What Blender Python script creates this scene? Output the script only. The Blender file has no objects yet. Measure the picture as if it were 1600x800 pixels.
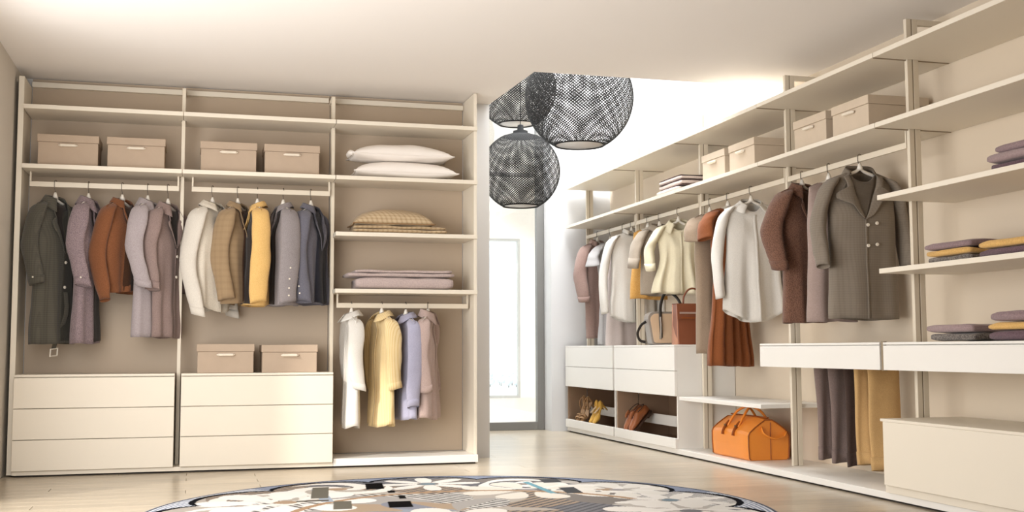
import bpy, bmesh, math, random
import numpy as np
from mathutils import Vector, Matrix, noise
sin, cos, pi, sqrt = math.sin, math.cos, math.pi, math.sqrt
random.seed(7)
S = bpy.context.scene
COL = S.collection

# ------------------------------------------------------------------ camera
YAW, PITCH, ROLL, FPX = 0.271891, 0.0819594, -0.00302942, 1774.75
cam_data = bpy.data.cameras.new('camera')
cam_data.sensor_width = 36.0
cam_data.lens = 36.0 * FPX / 1600.0
cam_data.clip_end = 3000
cam = bpy.data.objects.new('camera', cam_data)
COL.objects.link(cam)
fw = Vector((sin(YAW) * cos(PITCH), cos(YAW) * cos(PITCH), sin(PITCH)))
rt = Vector((cos(YAW), -sin(YAW), 0))
up = rt.cross(fw)
r2 = rt * cos(ROLL) + up * sin(ROLL)
u2 = -rt * sin(ROLL) + up * cos(ROLL)
cam.matrix_world = Matrix(((r2.x, u2.x, -fw.x, 0), (r2.y, u2.y, -fw.y, 0), (r2.z, u2.z, -fw.z, 0.85), (0, 0, 0, 1)))
S.camera = cam

# ------------------------------------------------------------------ light
W = bpy.data.worlds.new('sky')
W.use_nodes = True
bg = W.node_tree.nodes['Background']
bg.inputs['Color'].default_value = (0.97, 0.985, 1.0, 1)
bg.inputs['Strength'].default_value = 1.5
S.world = W
S.view_settings.view_transform = 'Standard'
S.view_settings.look = 'None'
S.view_settings.gamma = 1
S.view_settings.use_curve_mapping = False
S.view_settings.exposure = 0.13


def light(name, kind, energy, loc, direction, size=1, size_y=None, color=(1, 1, 1)):
    d = bpy.data.lights.new(name, kind)
    d.energy = energy
    d.color = color
    if kind == 'AREA':
        d.shape = 'RECTANGLE'
        d.size = size
        d.size_y = size_y or size
    if kind == 'SUN':
        d.angle = size
    o = bpy.data.objects.new(name, d)
    COL.objects.link(o)
    o.location = loc
    o.rotation_euler = Vector(direction).to_track_quat('-Z', 'Y').to_euler()
    return o


light('sun', 'SUN', 2.4, (-10, -5, 8), (0.80 * cos(0.49), 0.60 * cos(0.49), -sin(0.49)), size=math.radians(3.5), color=(1, 0.94, 0.86))
light('window_daylight', 'AREA', 125, (-1.10, 4.9, 1.35), (0.72, 0.70, -0.02), 3.6, 2.3, (1, 0.995, 0.985))
light('void_booster_light', 'AREA', 430, (3.3, 9.6, 5.5), (0, 0, -1), 1.6, 3.2, (0.93, 0.965, 1.0))  # area lamp added as a booster for the double-height void

# ------------------------------------------------------------------ materials
def lin(c):
    out = []
    for v in c[:3]:
        v /= 255.0
        out.append(v / 12.92 if v <= 0.04045 else ((v + 0.055) / 1.055) ** 2.4)
    return (out[0], out[1], out[2], 1)


MATS = {}


def mat(name, col, rough=0.5, metal=0.0, var=0.0, vscale=3.0, bump=0.0, bscale=60.0, sheen=0.0,
        pattern=None, col2=None, k=60.0, k2=None, stretch=(1, 1, 1), coat=0.0, rand=0.0, spec=0.5):
    if name in MATS:
        return MATS[name]
    m = bpy.data.materials.new(name)
    m.use_nodes = True
    nt = m.node_tree
    N, L = nt.nodes, nt.links
    b = N['Principled BSDF']
    b.inputs['Roughness'].default_value = rough
    b.inputs['Metallic'].default_value = metal
    b.inputs['Specular IOR Level'].default_value = spec
    b.inputs['Base Color'].default_value = lin(col)
    if sheen:
        b.inputs['Sheen Weight'].default_value = sheen
        b.inputs['Sheen Roughness'].default_value = 0.5
    if coat:
        b.inputs['Coat Weight'].default_value = coat
        b.inputs['Coat Roughness'].default_value = 0.2
    tc = N.new('ShaderNodeTexCoord')
    mp = N.new('ShaderNodeMapping')
    mp.inputs['Scale'].default_value = stretch
    L.new(tc.outputs['Object'], mp.inputs['Vector'])
    vec = mp.outputs['Vector']
    cur = None

    def rgb(c):
        n = N.new('ShaderNodeRGB')
        n.outputs[0].default_value = lin(c)
        return n.outputs[0]

    def mix(f, a, c2, mode='MIX'):
        n = N.new('ShaderNodeMix')
        n.data_type = 'RGBA'
        n.blend_type = mode
        if isinstance(f, float):
            n.inputs['Factor'].default_value = f
        else:
            L.new(f, n.inputs['Factor'])
        L.new(a, n.inputs['A'])
        L.new(c2, n.inputs['B'])
        return n.outputs['Result']

    def mth(op, a, bb=None):
        n = N.new('ShaderNodeMath')
        n.operation = op
        for i, v in enumerate((a, bb)):
            if v is None:
                continue
            if isinstance(v, (int, float)):
                n.inputs[i].default_value = v
            else:
                L.new(v, n.inputs[i])
        return n.outputs[0]

    def nz(scale, detail=3):
        n = N.new('ShaderNodeTexNoise')
        n.inputs['Scale'].default_value = scale
        n.inputs['Detail'].default_value = detail
        L.new(vec, n.inputs['Vector'])
        return n.outputs['Fac']

    base = rgb(col)
    if pattern == 'tweed':
        f = nz(k, 2)
        r = N.new('ShaderNodeMapRange')
        r.inputs['From Min'].default_value = 0.42
        r.inputs['From Max'].default_value = 0.58
        L.new(f, r.inputs['Value'])
        base = mix(r.outputs[0], base, rgb(col2))
    elif pattern in ('check', 'stripe'):
        sx = N.new('ShaderNodeSeparateXYZ')
        L.new(vec, sx.inputs[0])
        diag = mth('ADD', sx.outputs['X'], sx.outputs['Y']) if pattern == 'check' else mth('ADD', sx.outputs['X'], mth('MULTIPLY', sx.outputs['Y'], 0.6))
        a = mth('GREATER_THAN', mth('SINE', mth('MULTIPLY', diag, k)), 0.55 if pattern == 'stripe' else 0.3)
        if pattern == 'check':
            c_ = mth('GREATER_THAN', mth('SINE', mth('MULTIPLY', mth('ADD', sx.outputs['Z'], sx.outputs['Y'] if k2 else 0.0), k2 or k)), 0.3)
            a = mth('MULTIPLY', mth('ADD', a, c_), 0.5)
        base = mix(a, base, rgb(col2))
    if var:
        f = nz(vscale, 4)
        r = N.new('ShaderNodeMapRange')
        r.inputs['To Min'].default_value = 1 - var
        r.inputs['To Max'].default_value = 1 + var
        L.new(f, r.inputs['Value'])
        h = N.new('ShaderNodeHueSaturation')
        L.new(base, h.inputs['Color'])
        L.new(r.outputs[0], h.inputs['Value'])
        base = h.outputs['Color']
    if rand:
        oi = N.new('ShaderNodeObjectInfo')
        r = N.new('ShaderNodeMapRange')
        r.inputs['To Min'].default_value = 1 - rand
        r.inputs['To Max'].default_value = 1 + rand
        L.new(oi.outputs['Random'], r.inputs['Value'])
        h = N.new('ShaderNodeHueSaturation')
        L.new(base, h.inputs['Color'])
        L.new(r.outputs[0], h.inputs['Value'])
        base = h.outputs['Color']
    L.new(base, b.inputs['Base Color'])
    if bump:
        f = nz(bscale, 3)
        bn = N.new('ShaderNodeBump')
        bn.inputs['Strength'].default_value = bump
        bn.inputs['Distance'].default_value = 0.004
        L.new(f, bn.inputs['Height'])
        L.new(bn.outputs['Normal'], b.inputs['Normal'])
    MATS[name] = m
    return m


def cloth(name, col, pattern='tweed', col2=None, k=220, var=0.10, **kw):
    if pattern == 'tweed' and col2 is None:
        col2 = tuple(int(c * 0.88) for c in col)
    return mat(name, col, rough=0.9, sheen=0.15, var=var, vscale=9, bump=0.35, bscale=420, pattern=pattern, col2=col2, k=k, spec=0.2, **kw)


M_cab = mat('cream_lacquer', (228, 218, 201), 0.45, var=0.012, vscale=2, spec=0.4)
M_cabw = mat('white_lacquer', (234, 230, 223), 0.42, var=0.010, vscale=2, spec=0.4)
M_pole = mat('cream_metal', (224, 212, 192), 0.38, spec=0.5)
M_groove = mat('groove_bronze', (150, 134, 112), 0.5)
M_gap_shade = mat('gap_shade', (44, 36, 30), 0.8)
M_back = mat('back_panel_taupe', (186, 167, 145), 0.6, var=0.03, vscale=1.3)
M_backr = mat('back_panel_cream', (222, 206, 184), 0.6, var=0.02, vscale=1.3)
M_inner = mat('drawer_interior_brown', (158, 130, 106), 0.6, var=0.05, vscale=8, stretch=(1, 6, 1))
M_wall = mat('painted_wall', (219, 218, 217), 0.8, var=0.012, vscale=1.1, bump=0.05, bscale=90)
M_walll = mat('painted_wall_left', (212, 204, 192), 0.8, var=0.015, vscale=1.1, bump=0.05, bscale=90)
M_ceil = mat('painted_ceiling', (238, 232, 226), 0.85, var=0.015, vscale=0.9)
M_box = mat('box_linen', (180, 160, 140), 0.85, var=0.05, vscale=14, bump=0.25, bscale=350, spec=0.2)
M_boxh = mat('box_label_holder', (233, 222, 205), 0.4)
M_frame = mat('grey_window_frame', (128, 126, 122), 0.45, metal=0.2)
M_hang = mat('white_hanger', (240, 233, 222), 0.35)
M_hook = mat('hook_metal', (120, 112, 102), 0.35, metal=0.9)
M_btnw = mat('pearl_button', (232, 222, 206), 0.3)
M_btnd = mat('dark_button', (30, 26, 25), 0.3)
M_floor = mat('oak_plank', (178, 164, 143), 0.28, var=0.34, vscale=2.2, bump=0.12, bscale=14, stretch=(1.0, 14, 14), rand=0.09, coat=0.25)


def glass_mat():
    m = bpy.data.materials.new('clear_glass')
    m.use_nodes = True
    nt = m.node_tree
    N, L = nt.nodes, nt.links
    N.remove(N['Principled BSDF'])
    out = N['Material Output']
    t = N.new('ShaderNodeBsdfTransparent')
    t.inputs[0].default_value = (0.96, 0.98, 0.98, 1)
    g = N.new('ShaderNodeBsdfGlossy')
    g.inputs['Roughness'].default_value = 0.02
    mx = N.new('ShaderNodeMixShader')
    mx.inputs[0].default_value = 0.06
    L.new(t.outputs[0], mx.inputs[1])
    L.new(g.outputs[0], mx.inputs[2])
    L.new(mx.outputs[0], out.inputs['Surface'])
    return m


M_glass = glass_mat()


# ------------------------------------------------------------------ mesh tools
class MB:
    def __init__(self):
        self.v, self.f = [], []

    def add(self, vs, fs):
        o = len(self.v)
        self.v += [tuple(p) for p in vs]
        self.f += [tuple(i + o for i in f) for f in fs]
        return self

    def box(self, x0, x1, y0, y1, z0, z1):
        vs = [(x, y, z) for z in (z0, z1) for y in (y0, y1) for x in (x0, x1)]
        return self.add(vs, [(0, 2, 3, 1), (4, 5, 7, 6), (0, 1, 5, 4), (2, 6, 7, 3), (0, 4, 6, 2), (1, 3, 7, 5)])

    def prism(self, poly, z0, z1):
        """extrude a counter-clockwise xy polygon"""
        n = len(poly)
        vs = [(x, y, z0) for x, y in poly] + [(x, y, z1) for x, y in poly]
        fs = [tuple(reversed(range(n))), tuple(range(n, 2 * n))]
        fs += [(i, (i + 1) % n, (i + 1) % n + n, i + n) for i in range(n)]
        return self.add(vs, fs)

    def grid(self, rows, closed=False, flip=False):
        m, n = len(rows), len(rows[0])
        vs = [p for r in rows for p in r]
        fs = []
        for i in range(m - 1):
            for j in range(n if closed else n - 1):
                q = (i * n + j, i * n + (j + 1) % n, (i + 1) * n + (j + 1) % n, (i + 1) * n + j)
                fs.append(tuple(reversed(q)) if flip else q)
        return self.add(vs, fs)

    def tube(self, path, rad, n=8, cap=True):
        path = [Vector(p) for p in path]
        rows = []
        prev = None
        for i, p in enumerate(path):
            t = (path[min(i + 1, len(path) - 1)] - path[max(i - 1, 0)]).normalized()
            if prev is None:
                ref = Vector((0, 0, 1)) if abs(t.z) < 0.9 else Vector((1, 0, 0))
                a = t.cross(ref).normalized()
            else:
                a = (prev - t * prev.dot(t)).normalized()
            prev = a
            b = t.cross(a)
            rr = rad[i] if isinstance(rad, (list, tuple)) else rad
            ra, rb = rr if isinstance(rr, (list, tuple)) else (rr, rr)
            rows.append([p + a * (cos(2 * pi * k / n) * ra) + b * (sin(2 * pi * k / n) * rb) for k in range(n)])
        o = len(self.v)
        self.grid(rows, True, True)
        if cap:
            self.f.append(tuple(range(o, o + n)))
            e = o + n * (len(rows) - 1)
            self.f.append(tuple(reversed(range(e, e + n))))
        return self

    def lathe(self, prof, n=24, center=(0, 0, 0)):
        cx, cy, cz = center
        rows = [[(cx + r * cos(2 * pi * k / n), cy + r * sin(2 * pi * k / n), cz + z) for k in range(n)] for r, z in prof]
        return self.grid(rows, True)

    def build(self, name, material, parent=None, loc=None, smooth=False, bevel=0.0, solid=0.0, subsurf=0):
        me = bpy.data.meshes.new(name)
        me.from_pydata(self.v, [], self.f)
        me.materials.append(material)
        me.update()
        bm = bmesh.new()
        bm.from_mesh(me)
        bmesh.ops.remove_doubles(bm, verts=bm.verts, dist=1e-6)
        bmesh.ops.recalc_face_normals(bm, faces=bm.faces)
        bm.to_mesh(me)
        bm.free()
        if smooth:
            me.shade_smooth()
        o = bpy.data.objects.new(name, me)
        COL.objects.link(o)
        if parent is not None:
            o.parent = parent
        if loc is not None:
            o.location = loc
        if solid:
            md = o.modifiers.new('thickness', 'SOLIDIFY')
            md.thickness = solid
            md.offset = -1
        if bevel:
            md = o.modifiers.new('bevel', 'BEVEL')
            md.width = bevel
            md.segments = 2
            md.limit_method = 'ANGLE'
            md.angle_limit = 0.7
        if subsurf:
            md = o.modifiers.new('subsurf', 'SUBSURF')
            md.levels = md.render_levels = subsurf
        return o


def tag(o, label, cat, group=None):
    o['label'] = label
    o['category'] = cat
    if group:
        o['group'] = group
    return o


def thing(name, label, cat, loc=(0, 0, 0), rotz=0.0, group=None):
    o = bpy.data.objects.new(name, None)
    COL.objects.link(o)
    o.location = loc
    o.rotation_euler = (0, 0, rotz)
    o.empty_display_size = 0.1
    return tag(o, label, cat, group)


def struct(o):
    o['kind'] = 'structure'
    return o


def dup(root, loc, label, rotz=None, group=None):
    r = root.copy()
    COL.objects.link(r)
    r.location = loc
    if rotz is not None:
        r.rotation_euler = (0, 0, rotz)
    r['label'] = label
    if group:
        r['group'] = group
    for ch in list(root.children):
        c = ch.copy()
        COL.objects.link(c)
        c.parent = r
        for g in list(ch.children):
            d = g.copy()
            COL.objects.link(d)
            d.parent = c
    return r


def smooth01(x):
    x = max(0.0, min(1.0, x))
    return x * x * (3 - 2 * x)


def interp(pts, x):
    if x <= pts[0][0]:
        return pts[0][1]
    for (a, va), (b, vb) in zip(pts, pts[1:]):
        if x <= b:
            return va + (vb - va) * smooth01((x - a) / (b - a)) if b > a else vb
    return pts[-1][1]


def spline(pts, n):
    """Catmull-Rom through points"""
    P = [Vector(p) for p in pts]
    P = [P[0] * 2 - P[1]] + P + [P[-1] * 2 - P[-2]]
    out = []
    segs = len(P) - 3
    for i in range(n):
        s = i / (n - 1) * segs
        k = min(int(s), segs - 1)
        t = s - k
        a, b, c, d = P[k:k + 4]
        out.append(0.5 * ((2 * b) + (c - a) * t + (2 * a - 5 * b + 4 * c - d) * t * t + (3 * b - a - 3 * c + d) * t ** 3))
    return out


# ------------------------------------------------------------------ the room
XL, XR, YB = -1.235, 4.26, 8.77
ZC = 2.822
YH = 7.63          # where the lower ceiling stops and the double-height space begins
XP = 2.255         # right edge of the wall beside the left wardrobe
YF = 11.36         # far wall
ZU = 5.6


def wallbox(name, m, boxes):
    b = MB()
    for bx in boxes:
        b.box(*bx)
    return struct(b.build(name, m))


wallbox('wall_left', M_walll, [(XL - 0.2, XL, 6.9, YB + 0.2, 0, ZC), (XL - 0.2, XL, 1.5, 6.9, 2.5, ZC), (XL - 0.2, XL, -3, 1.5, 0, ZC)])
wallbox('wall_back', M_wall, [(XL, 2.066, YB, YB + 0.18, 0, ZC), (2.066, XP, YB - 0.01, YF + 0.4, 0, ZU)])
wallbox('wall_right', M_backr, [(XR, XR + 0.2, -3, YF + 0.4, 0, ZC + 0.2)])
wallbox('wall_right_upper', M_wall, [(XR, XR + 0.2, YH - 0.2, YF + 0.4, ZC + 0.2, ZU)])
wallbox('wall_rear', mat('rear_wall_darkened', (138, 124, 110), 0.8), [(XL - 0.2, XR + 0.2, -3.2, -3, 0, ZC)])  # unseen wall, closed and darkened to cut fill from behind
wallbox('wall_far', M_wall, [(3.592, XR, YF, YF + 0.40, 0, ZU)])
wallbox('wall_upper', M_wall, [(XP - 0.2, XR + 0.2, YH - 0.2, YH, ZC + 0.22, ZU), (XP - 0.2, XP, YH, YB - 0.01, ZC + 0.22, ZU)])
b = MB()
b.prism([(XL - 0.2, -3), (XR, -3), (XR, YH), (2.297, YH), (XP, YB - 0.01), (2.066, YB - 0.01), (2.066, YB + 0.18), (XL - 0.2, YB + 0.18)], ZC, ZC + 0.22)
struct(b.build('ceiling', M_ceil))
wallbox('ceiling_upper', M_wall, [(2.72, 3.34, YH - 0.2, YF + 0.4, ZU, ZU + 0.15)])

floor = struct(MB().box(XL - 0.2, XR + 0.2, -3, YF + 0.45, -0.12, -0.014).build('floor', mat('oak_underfloor', (176, 150, 120), 0.5)))
rowd = 0.165
y = 4.0
ri = 0
PL = 1.9
me_cache = {}
while y < YF + 0.4:
    x = XL - random.choice((0.25, 0.7, 1.15, 1.5))
    y1 = min(y + rowd, YF + 0.42)
    while x < XR:
        x0, x1 = max(x, XL + 0.001), min(x + PL, XR - 0.001)
        if x1 - x0 > 0.02:
            key = (round(x1 - x0, 4), round(y1 - y, 4))
            if key not in me_cache:
                me_cache[key] = MB().box(0, key[0] - 0.003, 0, key[1] - 0.003, -0.013, 0).build('plank', M_floor, floor, bevel=0.0012)
                me_cache[key].location = (x0, y, 0)
            else:
                c = me_cache[key].copy()
                COL.objects.link(c)
                c.parent = floor
                c.location = (x0, y, 0)
        x += PL
    y += rowd
    ri += 1

# far glass wall
win = bpy.data.objects.new('window_1', None)
COL.objects.link(win)
win.location = (2.9, 11.6, 0)
win['kind'] = 'structure'


def wpart(name, m, x0, x1, y0, y1, z0, z1, root, **kw):
    l = root.location
    return MB().box(x0 - l.x, x1 - l.x, y0 - l.y, y1 - l.y, z0 - l.z, z1 - l.z).build(name, m, root, **kw)


wpart('frame_stile', M_frame, 3.512, 3.590, 11.60, 11.68, 0.0, 5.3, win, bevel=0.004)
wpart('frame_stile', M_frame, 2.262, 2.34, 11.60, 11.68, 0.0, 5.3, win, bevel=0.004)
wpart('frame_rail', M_frame, 2.341, 3.511, 11.60, 11.68, 0.0, 0.085, win, bevel=0.004)
wpart('frame_rail', M_frame, 2.341, 3.511, 11.60, 11.68, 2.70, 2.735, win, bevel=0.004)
wpart('pane', M_glass, 2.341, 3.511, 11.635, 11.645, 0.086, 2.699, win)
wpart('pane', M_glass, 2.341, 3.511, 11.635, 11.645, 2.736, 5.29, win)

# the room beyond the glass
MF = mat('far_room_paint', (236, 230, 222), 0.8, var=0.01)
wallbox('floor_far', mat('far_floor', (222, 214, 202), 0.35, var=0.05, vscale=2, stretch=(1, 10, 1)), [(2.0, 9.0, YF + 0.46, 19.5, -0.12, 0)])
wallbox('wall_far_room', MF, [(5.53, 9.0, 19.3, 19.5, 0, 5.3), (2.0, 5.53, 19.3, 19.5, 2.80, 5.3)])
wallbox('ceiling_far_room', MF, [(2.0, 9.0, YF + 0.46, 19.5, 5.3, 5.5)])
win2 = bpy.data.objects.new('window_2', None)
COL.objects.link(win2)
win2.location = (4, 19.3, 0)
win2['kind'] = 'structure'
M_frame2 = mat('pale_grey_window_frame', (186, 186, 184), 0.5)
wpart('frame_stile', M_frame2, 5.488, 5.529, 19.31, 19.38, 0.0, 2.80, win2)
wpart('frame_rail', M_frame2, 2.0, 5.487, 19.31, 19.38, 2.76, 2.80, win2)
wpart('frame_rail', M_frame2, 2.0, 5.487, 19.31, 19.38, 0.0, 0.045, win2)
wpart('pane', M_glass, 2.0, 5.487, 19.34, 19.35, 0.046, 2.759, win2)
g = MB().box(-400, 800, 22, 1500, -8.2, -8).build('ground_outside', mat('haze_white_ground', (246, 247, 248), 0.9))  # ground coloured white for overexposed haze
struct(g)
tm = mat('misty_foliage', (214, 222, 226), 0.9, var=0.2, vscale=1)  # distance haze is mixed into the pale tree colours
tt = mat('misty_trunk', (160, 160, 158), 0.9)
for i, (tx, ty, th) in enumerate(((67.6, 262, 2.6), (69.2, 270, 3.4), (70.2, 255, 2.4), (71.9, 268, 3.2), (73.4, 275, 2.7), (72.9, 258, 2.2), (75.2, 270, 3.6))):
    t = thing('tree', 'small pale misty tree on the haze-white ground beyond the far window', 'tree', (tx, ty, -8), i, 'misty trees beyond the far window')
    bb = MB()
    for q in range(3):
        a = q * 2.1 + i
        c = (0.45 * th * 0.3 * cos(a), 0.45 * th * 0.3 * sin(a), th * (0.5 + 0.14 * q))
        R = th * (0.32 - 0.05 * q)
        bb.lathe([(R * sin(pi * j / 7) * (1 + 0.12 * sin(j * 3.1 + q)) + 1e-4, -R * cos(pi * j / 7)) for j in range(8)], 10, c)
    bb.build('foliage', tm, t, smooth=True)
    MB().tube([(0, 0, 0), (0, 0, th * 0.5)], [0.16, 0.08], 6).build('trunk', tt, t)

# ------------------------------------------------------------------ left wardrobe
LF = 8.341          # front plane of the shelves
SH = 0.030          # shelf thickness
LP0, LP1 = 8.53, 8.60
Z1, Z2, Z3, Z4 = 2.55, 2.135, 1.717, 1.297
LX = (-1.169, -0.108, 0.980, 2.034)


def prism_obj(name, poly, z0, z1, m, label, cat, group=None, bevel=0.0015):
    cx = sum(p[0] for p in poly) / len(poly)
    cy = sum(p[1] for p in poly) / len(poly)
    o = MB().prism([(x - cx, y - cy) for x, y in poly], 0, z1 - z0).build(name, m, None, (cx, cy, z0), bevel=bevel)
    return tag(o, label, cat, group)


def left_shelf(k, z, label, group):
    x0, x1 = LX[k], LX[k + 1]
    g_, n = 0.0025, 0.016
    a = x0 + (g_ if k else 0.001)
    c = x1 - g_
    poly = []
    if k == 0:
        poly += [(a, LF), ]
    else:
        poly += [(a, LF)]
    if k == 2:
        poly += [(2.054, LF), (2.054, 8.378), (2.0325, 8.378), (2.0325, 8.748)]
    else:
        poly += [(c, LF), (c, LP0 - 0.004), (c - n, LP0 - 0.004), (c - n, LP1 + 0.004), (c, LP1 + 0.004), (c, 8.748)]
    poly += [(a, 8.748)]
    if k:
        poly += [(a, LP1 + 0.004), (a + n, LP1 + 0.004), (a + n, LP0 - 0.004), (a, LP0 - 0.004)]
    return prism_obj('shelf', poly, z - SH, z, M_cab, label, 'shelf', group)


GS = 'shelves of the left wardrobe'
bays = ('left', 'middle', 'right')
for k in range(3):
    left_shelf(k, Z1, f'empty cream top shelf of the {bays[k]} bay in the left wardrobe', GS)
left_shelf(0, Z2, 'cream shelf under the two beige boxes in the left bay', GS)
left_shelf(1, Z2, 'cream shelf under the two beige boxes in the middle bay', GS)
left_shelf(2, Z2, 'cream shelf under the two white pillows', GS)
left_shelf(2, Z3, 'cream shelf under the checked cushion and folded throw', GS)
left_shelf(2, Z4, 'cream shelf under the folded mauve blankets', GS)

tag(MB().box(-0.018, 0.018, -0.185, 0.185, 0, 2.74).build('end_panel', M_cab, None, (-1.190, 8.565, 0.012), bevel=0.002), 'tall cream end panel against the left wall', 'panel', 'end panels of the left wardrobe')
tag(MB().box(-0.012, 0.012, -0.185, 0.185, 0, 2.75).build('end_panel', M_cab, None, (2.047, 8.565, 0.066), bevel=0.002), 'tall cream end panel beside the grey wall corner', 'panel', 'end panels of the left wardrobe')
for k, (x0, x1) in enumerate(((-1.168, -0.112), (-0.106, 0.976), (0.982, 2.030))):
    tag(MB().box(x0, x1, -0.004, 0.004, 0, 2.817 - (0.045 if k < 2 else 0.068)).build('back_panel', M_back, None, (0, 8.757, 0.045 if k < 2 else 0.068)), f'taupe back panel behind the {bays[k]} bay of the left wardrobe', 'panel', 'back panels of the left wardrobe')
for k, (x0, x1) in enumerate(((-1.168, -0.124), (-0.092, 0.964), (0.996, 2.030))):
    tag(MB().box(x0, x1, -0.02, 0.02, 0, 0.038).build('top_rail', M_cab, None, (0, 8.735, 2.752), bevel=0.002), f'thin cream wall rail above the {bays[k]} bay of the left wardrobe', 'rail', 'top rails of the left wardrobe')

# plinth
pl = thing('plinth', 'low cream plinth running under the left wardrobe', 'plinth', (0, 8.341, 0))
MB().box(-1.168, 0.978, 0, 0.40, 0.012, 0.040).build('base_board', M_cab, pl, bevel=0.0015)
MB().box(0.980, 2.058, 0, 0.40, 0.012, 0.0655).build('base_board', M_cabw, pl, bevel=0.0015)
MB().box(-1.15, 2.04, 0.02, 0.40, 0.0, 0.0118).build('toe_kick', M_gap_shade, pl)  # dark colour stands for the shadow line under the plinth


def upright_left(x, label):
    t = thing('upright_post', label, 'post', (x, LP0, 0.041), 0, 'slim uprights of the left wardrobe')
    H = 2.762 - 0.041
    MB().box(-0.0125, 0.0125, 0, 0.030, 0, H).build('post_bar', M_pole, t, bevel=0.0015)
    MB().box(-0.009, 0.009, 0.030, 0.040, 0, H).build('post_groove', M_groove, t)
    MB().box(-0.0125, 0.0125, 0.040, 0.070, 0, H).build('post_bar', M_pole, t, bevel=0.0015)
    MB().box(-0.0125, 0.0125, 0.0705, 0.183, H - 0.03, H).build('wall_brace', M_pole, t, bevel=0.0015)


upright_left(-0.108, 'slim cream upright between the left and middle bays')
upright_left(0.980, 'slim cream upright between the middle and right bays')


def hanging_rail_left(x0, x1, ztop, zsh, label):
    t = thing('hanging_rail', label, 'rail', ((x0 + x1) / 2, 8.505, ztop), 0, 'hanging rails')
    w = (x1 - x0) / 2
    MB().box(-w, w, -0.008, 0.008, -0.036, 0).build('rail_bar', M_pole, t, bevel=0.0015)
    for s in (-1, 1):
        MB().box(s * w - 0.012 * (s > 0), s * w + 0.012 * (s < 0), -0.008, 0.008, 0.0005, zsh - ztop - 0.0005).build('rail_bracket', M_pole, t, bevel=0.001)


RZ, RZ3 = 2.034, 1.198
hanging_rail_left(-1.135, -0.130, RZ, Z2 - SH, 'flat cream clothes rail in the left bay holding the coats')
hanging_rail_left(-0.042, 0.955, RZ, Z2 - SH, 'flat cream clothes rail in the middle bay holding the jackets')
hanging_rail_left(1.012, 2.018, RZ3, Z4 - SH, 'flat cream clothes rail in the right bay holding four shirts')


def chest_left(x0, x1, label):
    t = thing('drawer_chest', label, 'drawers', ((x0 + x1) / 2, 8.345, 0.0405), 0, 'three-drawer chests of the left wardrobe')
    w = (x1 - x0) / 2
    H = 0.688 - 0.0405
    MB().box(-w, w, 0.0, 0.40, 0.0, H - 0.016).build('carcass', M_cab, t)
    MB().box(-w, w, -0.026, 0.40, H - 0.0155, H).build('top_panel', M_cab, t, bevel=0.0015)
    dh = (H - 0.0195) / 3
    for i in range(3):
        MB().box(-w, w, -0.026, -0.0005, i * dh + 0.002, (i + 1) * dh - 0.003).build('drawer_front', M_cab, t, bevel=0.002)


chest_left(-1.170, -0.130, 'cream three-drawer chest under the long coats, against left wall')
chest_left(-0.086, 0.972, 'white three-drawer chest with two beige boxes on top')


# ------------------------------------------------------------------ storage boxes
M_box_lit = mat('box_linen_lit', (204, 187, 166), 0.85, var=0.05, vscale=14, bump=0.25, bscale=350, spec=0.2)  # same box linen, lightened for the stronger light on the right


def make_box(label, w, d, hgt, group, loc, rotz=0.0):
    """front faces -y, base at z=0"""
    t = thing('storage_box', label, 'box', loc, rotz, group)
    mb_ = M_box_lit if rotz else M_box
    lid = 0.054
    MB().box(-w / 2 + 0.006, w / 2 - 0.006, -d / 2 + 0.006, d / 2 - 0.006, 0, hgt - lid).build('box_body', mb_, t, bevel=0.003)
    b = MB()
    b.box(-w / 2, w / 2, -d / 2, d / 2, hgt - lid + 0.0005, hgt)
    b.build('lid', mb_, t, bevel=0.004)
    h = MB()
    z = hgt - lid - 0.022
    h.tube([(-0.052, -d / 2 + 0.001, z), (-0.048, -d / 2 - 0.006, z), (0.048, -d / 2 - 0.006, z), (0.052, -d / 2 + 0.001, z)], [(0.015, 0.007), (0.017, 0.010), (0.017, 0.010), (0.015, 0.007)], 10)
    h.build('handle', M_boxh, t, smooth=False)
    return t


GB = 'beige lidded storage boxes'
for (a, c, lab) in ((-1.083, -0.676, 'beige lidded box at far left of the left wardrobe, nearest left wall'),
                    (-0.625, -0.227, 'beige lidded box, right of two in the left bay above the coats'),
                    (0.012, 0.414, 'beige lidded box, left of two on shelf above the jackets'),
                    (0.464, 0.869, 'beige lidded box beside the white pillows, right of two above jackets')):
    make_box(lab, c - a, 0.30, 0.222, GB, ((a + c) / 2, 8.555, Z2))
make_box('beige lidded box on the white chest, left of two', 0.40, 0.30, 0.205, GB, (0.2145, 8.51, 0.6885))
make_box('beige lidded box on the white chest, right of two', 0.40, 0.30, 0.200, GB, (0.6635, 8.51, 0.6885))

# ------------------------------------------------------------------ right wardrobe
RF, RBK = 3.738, 4.255
PX0, PX1 = 3.958, 4.032
JY = (4.235, 5.645, 7.060, 8.470, 9.880, 11.290)


def right_shelf(k, z, label, group='shelves of the right wardrobe', th=0.028):
    y0, y1 = JY[k] + 0.0025, JY[k + 1] - 0.0025
    n = 0.016
    poly = [(RF, y0), (PX0 - 0.004, y0), (PX0 - 0.004, y0 + n), (PX1 + 0.004, y0 + n), (PX1 + 0.004, y0), (RBK, y0),
            (RBK, y1), (PX1 + 0.004, y1), (PX1 + 0.004, y1 - n), (PX0 - 0.004, y1 - n), (PX0 - 0.004, y1), (RF, y1)]
    return prism_obj('shelf', poly, z - th, z, M_cab, label, 'shelf', group)


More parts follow.
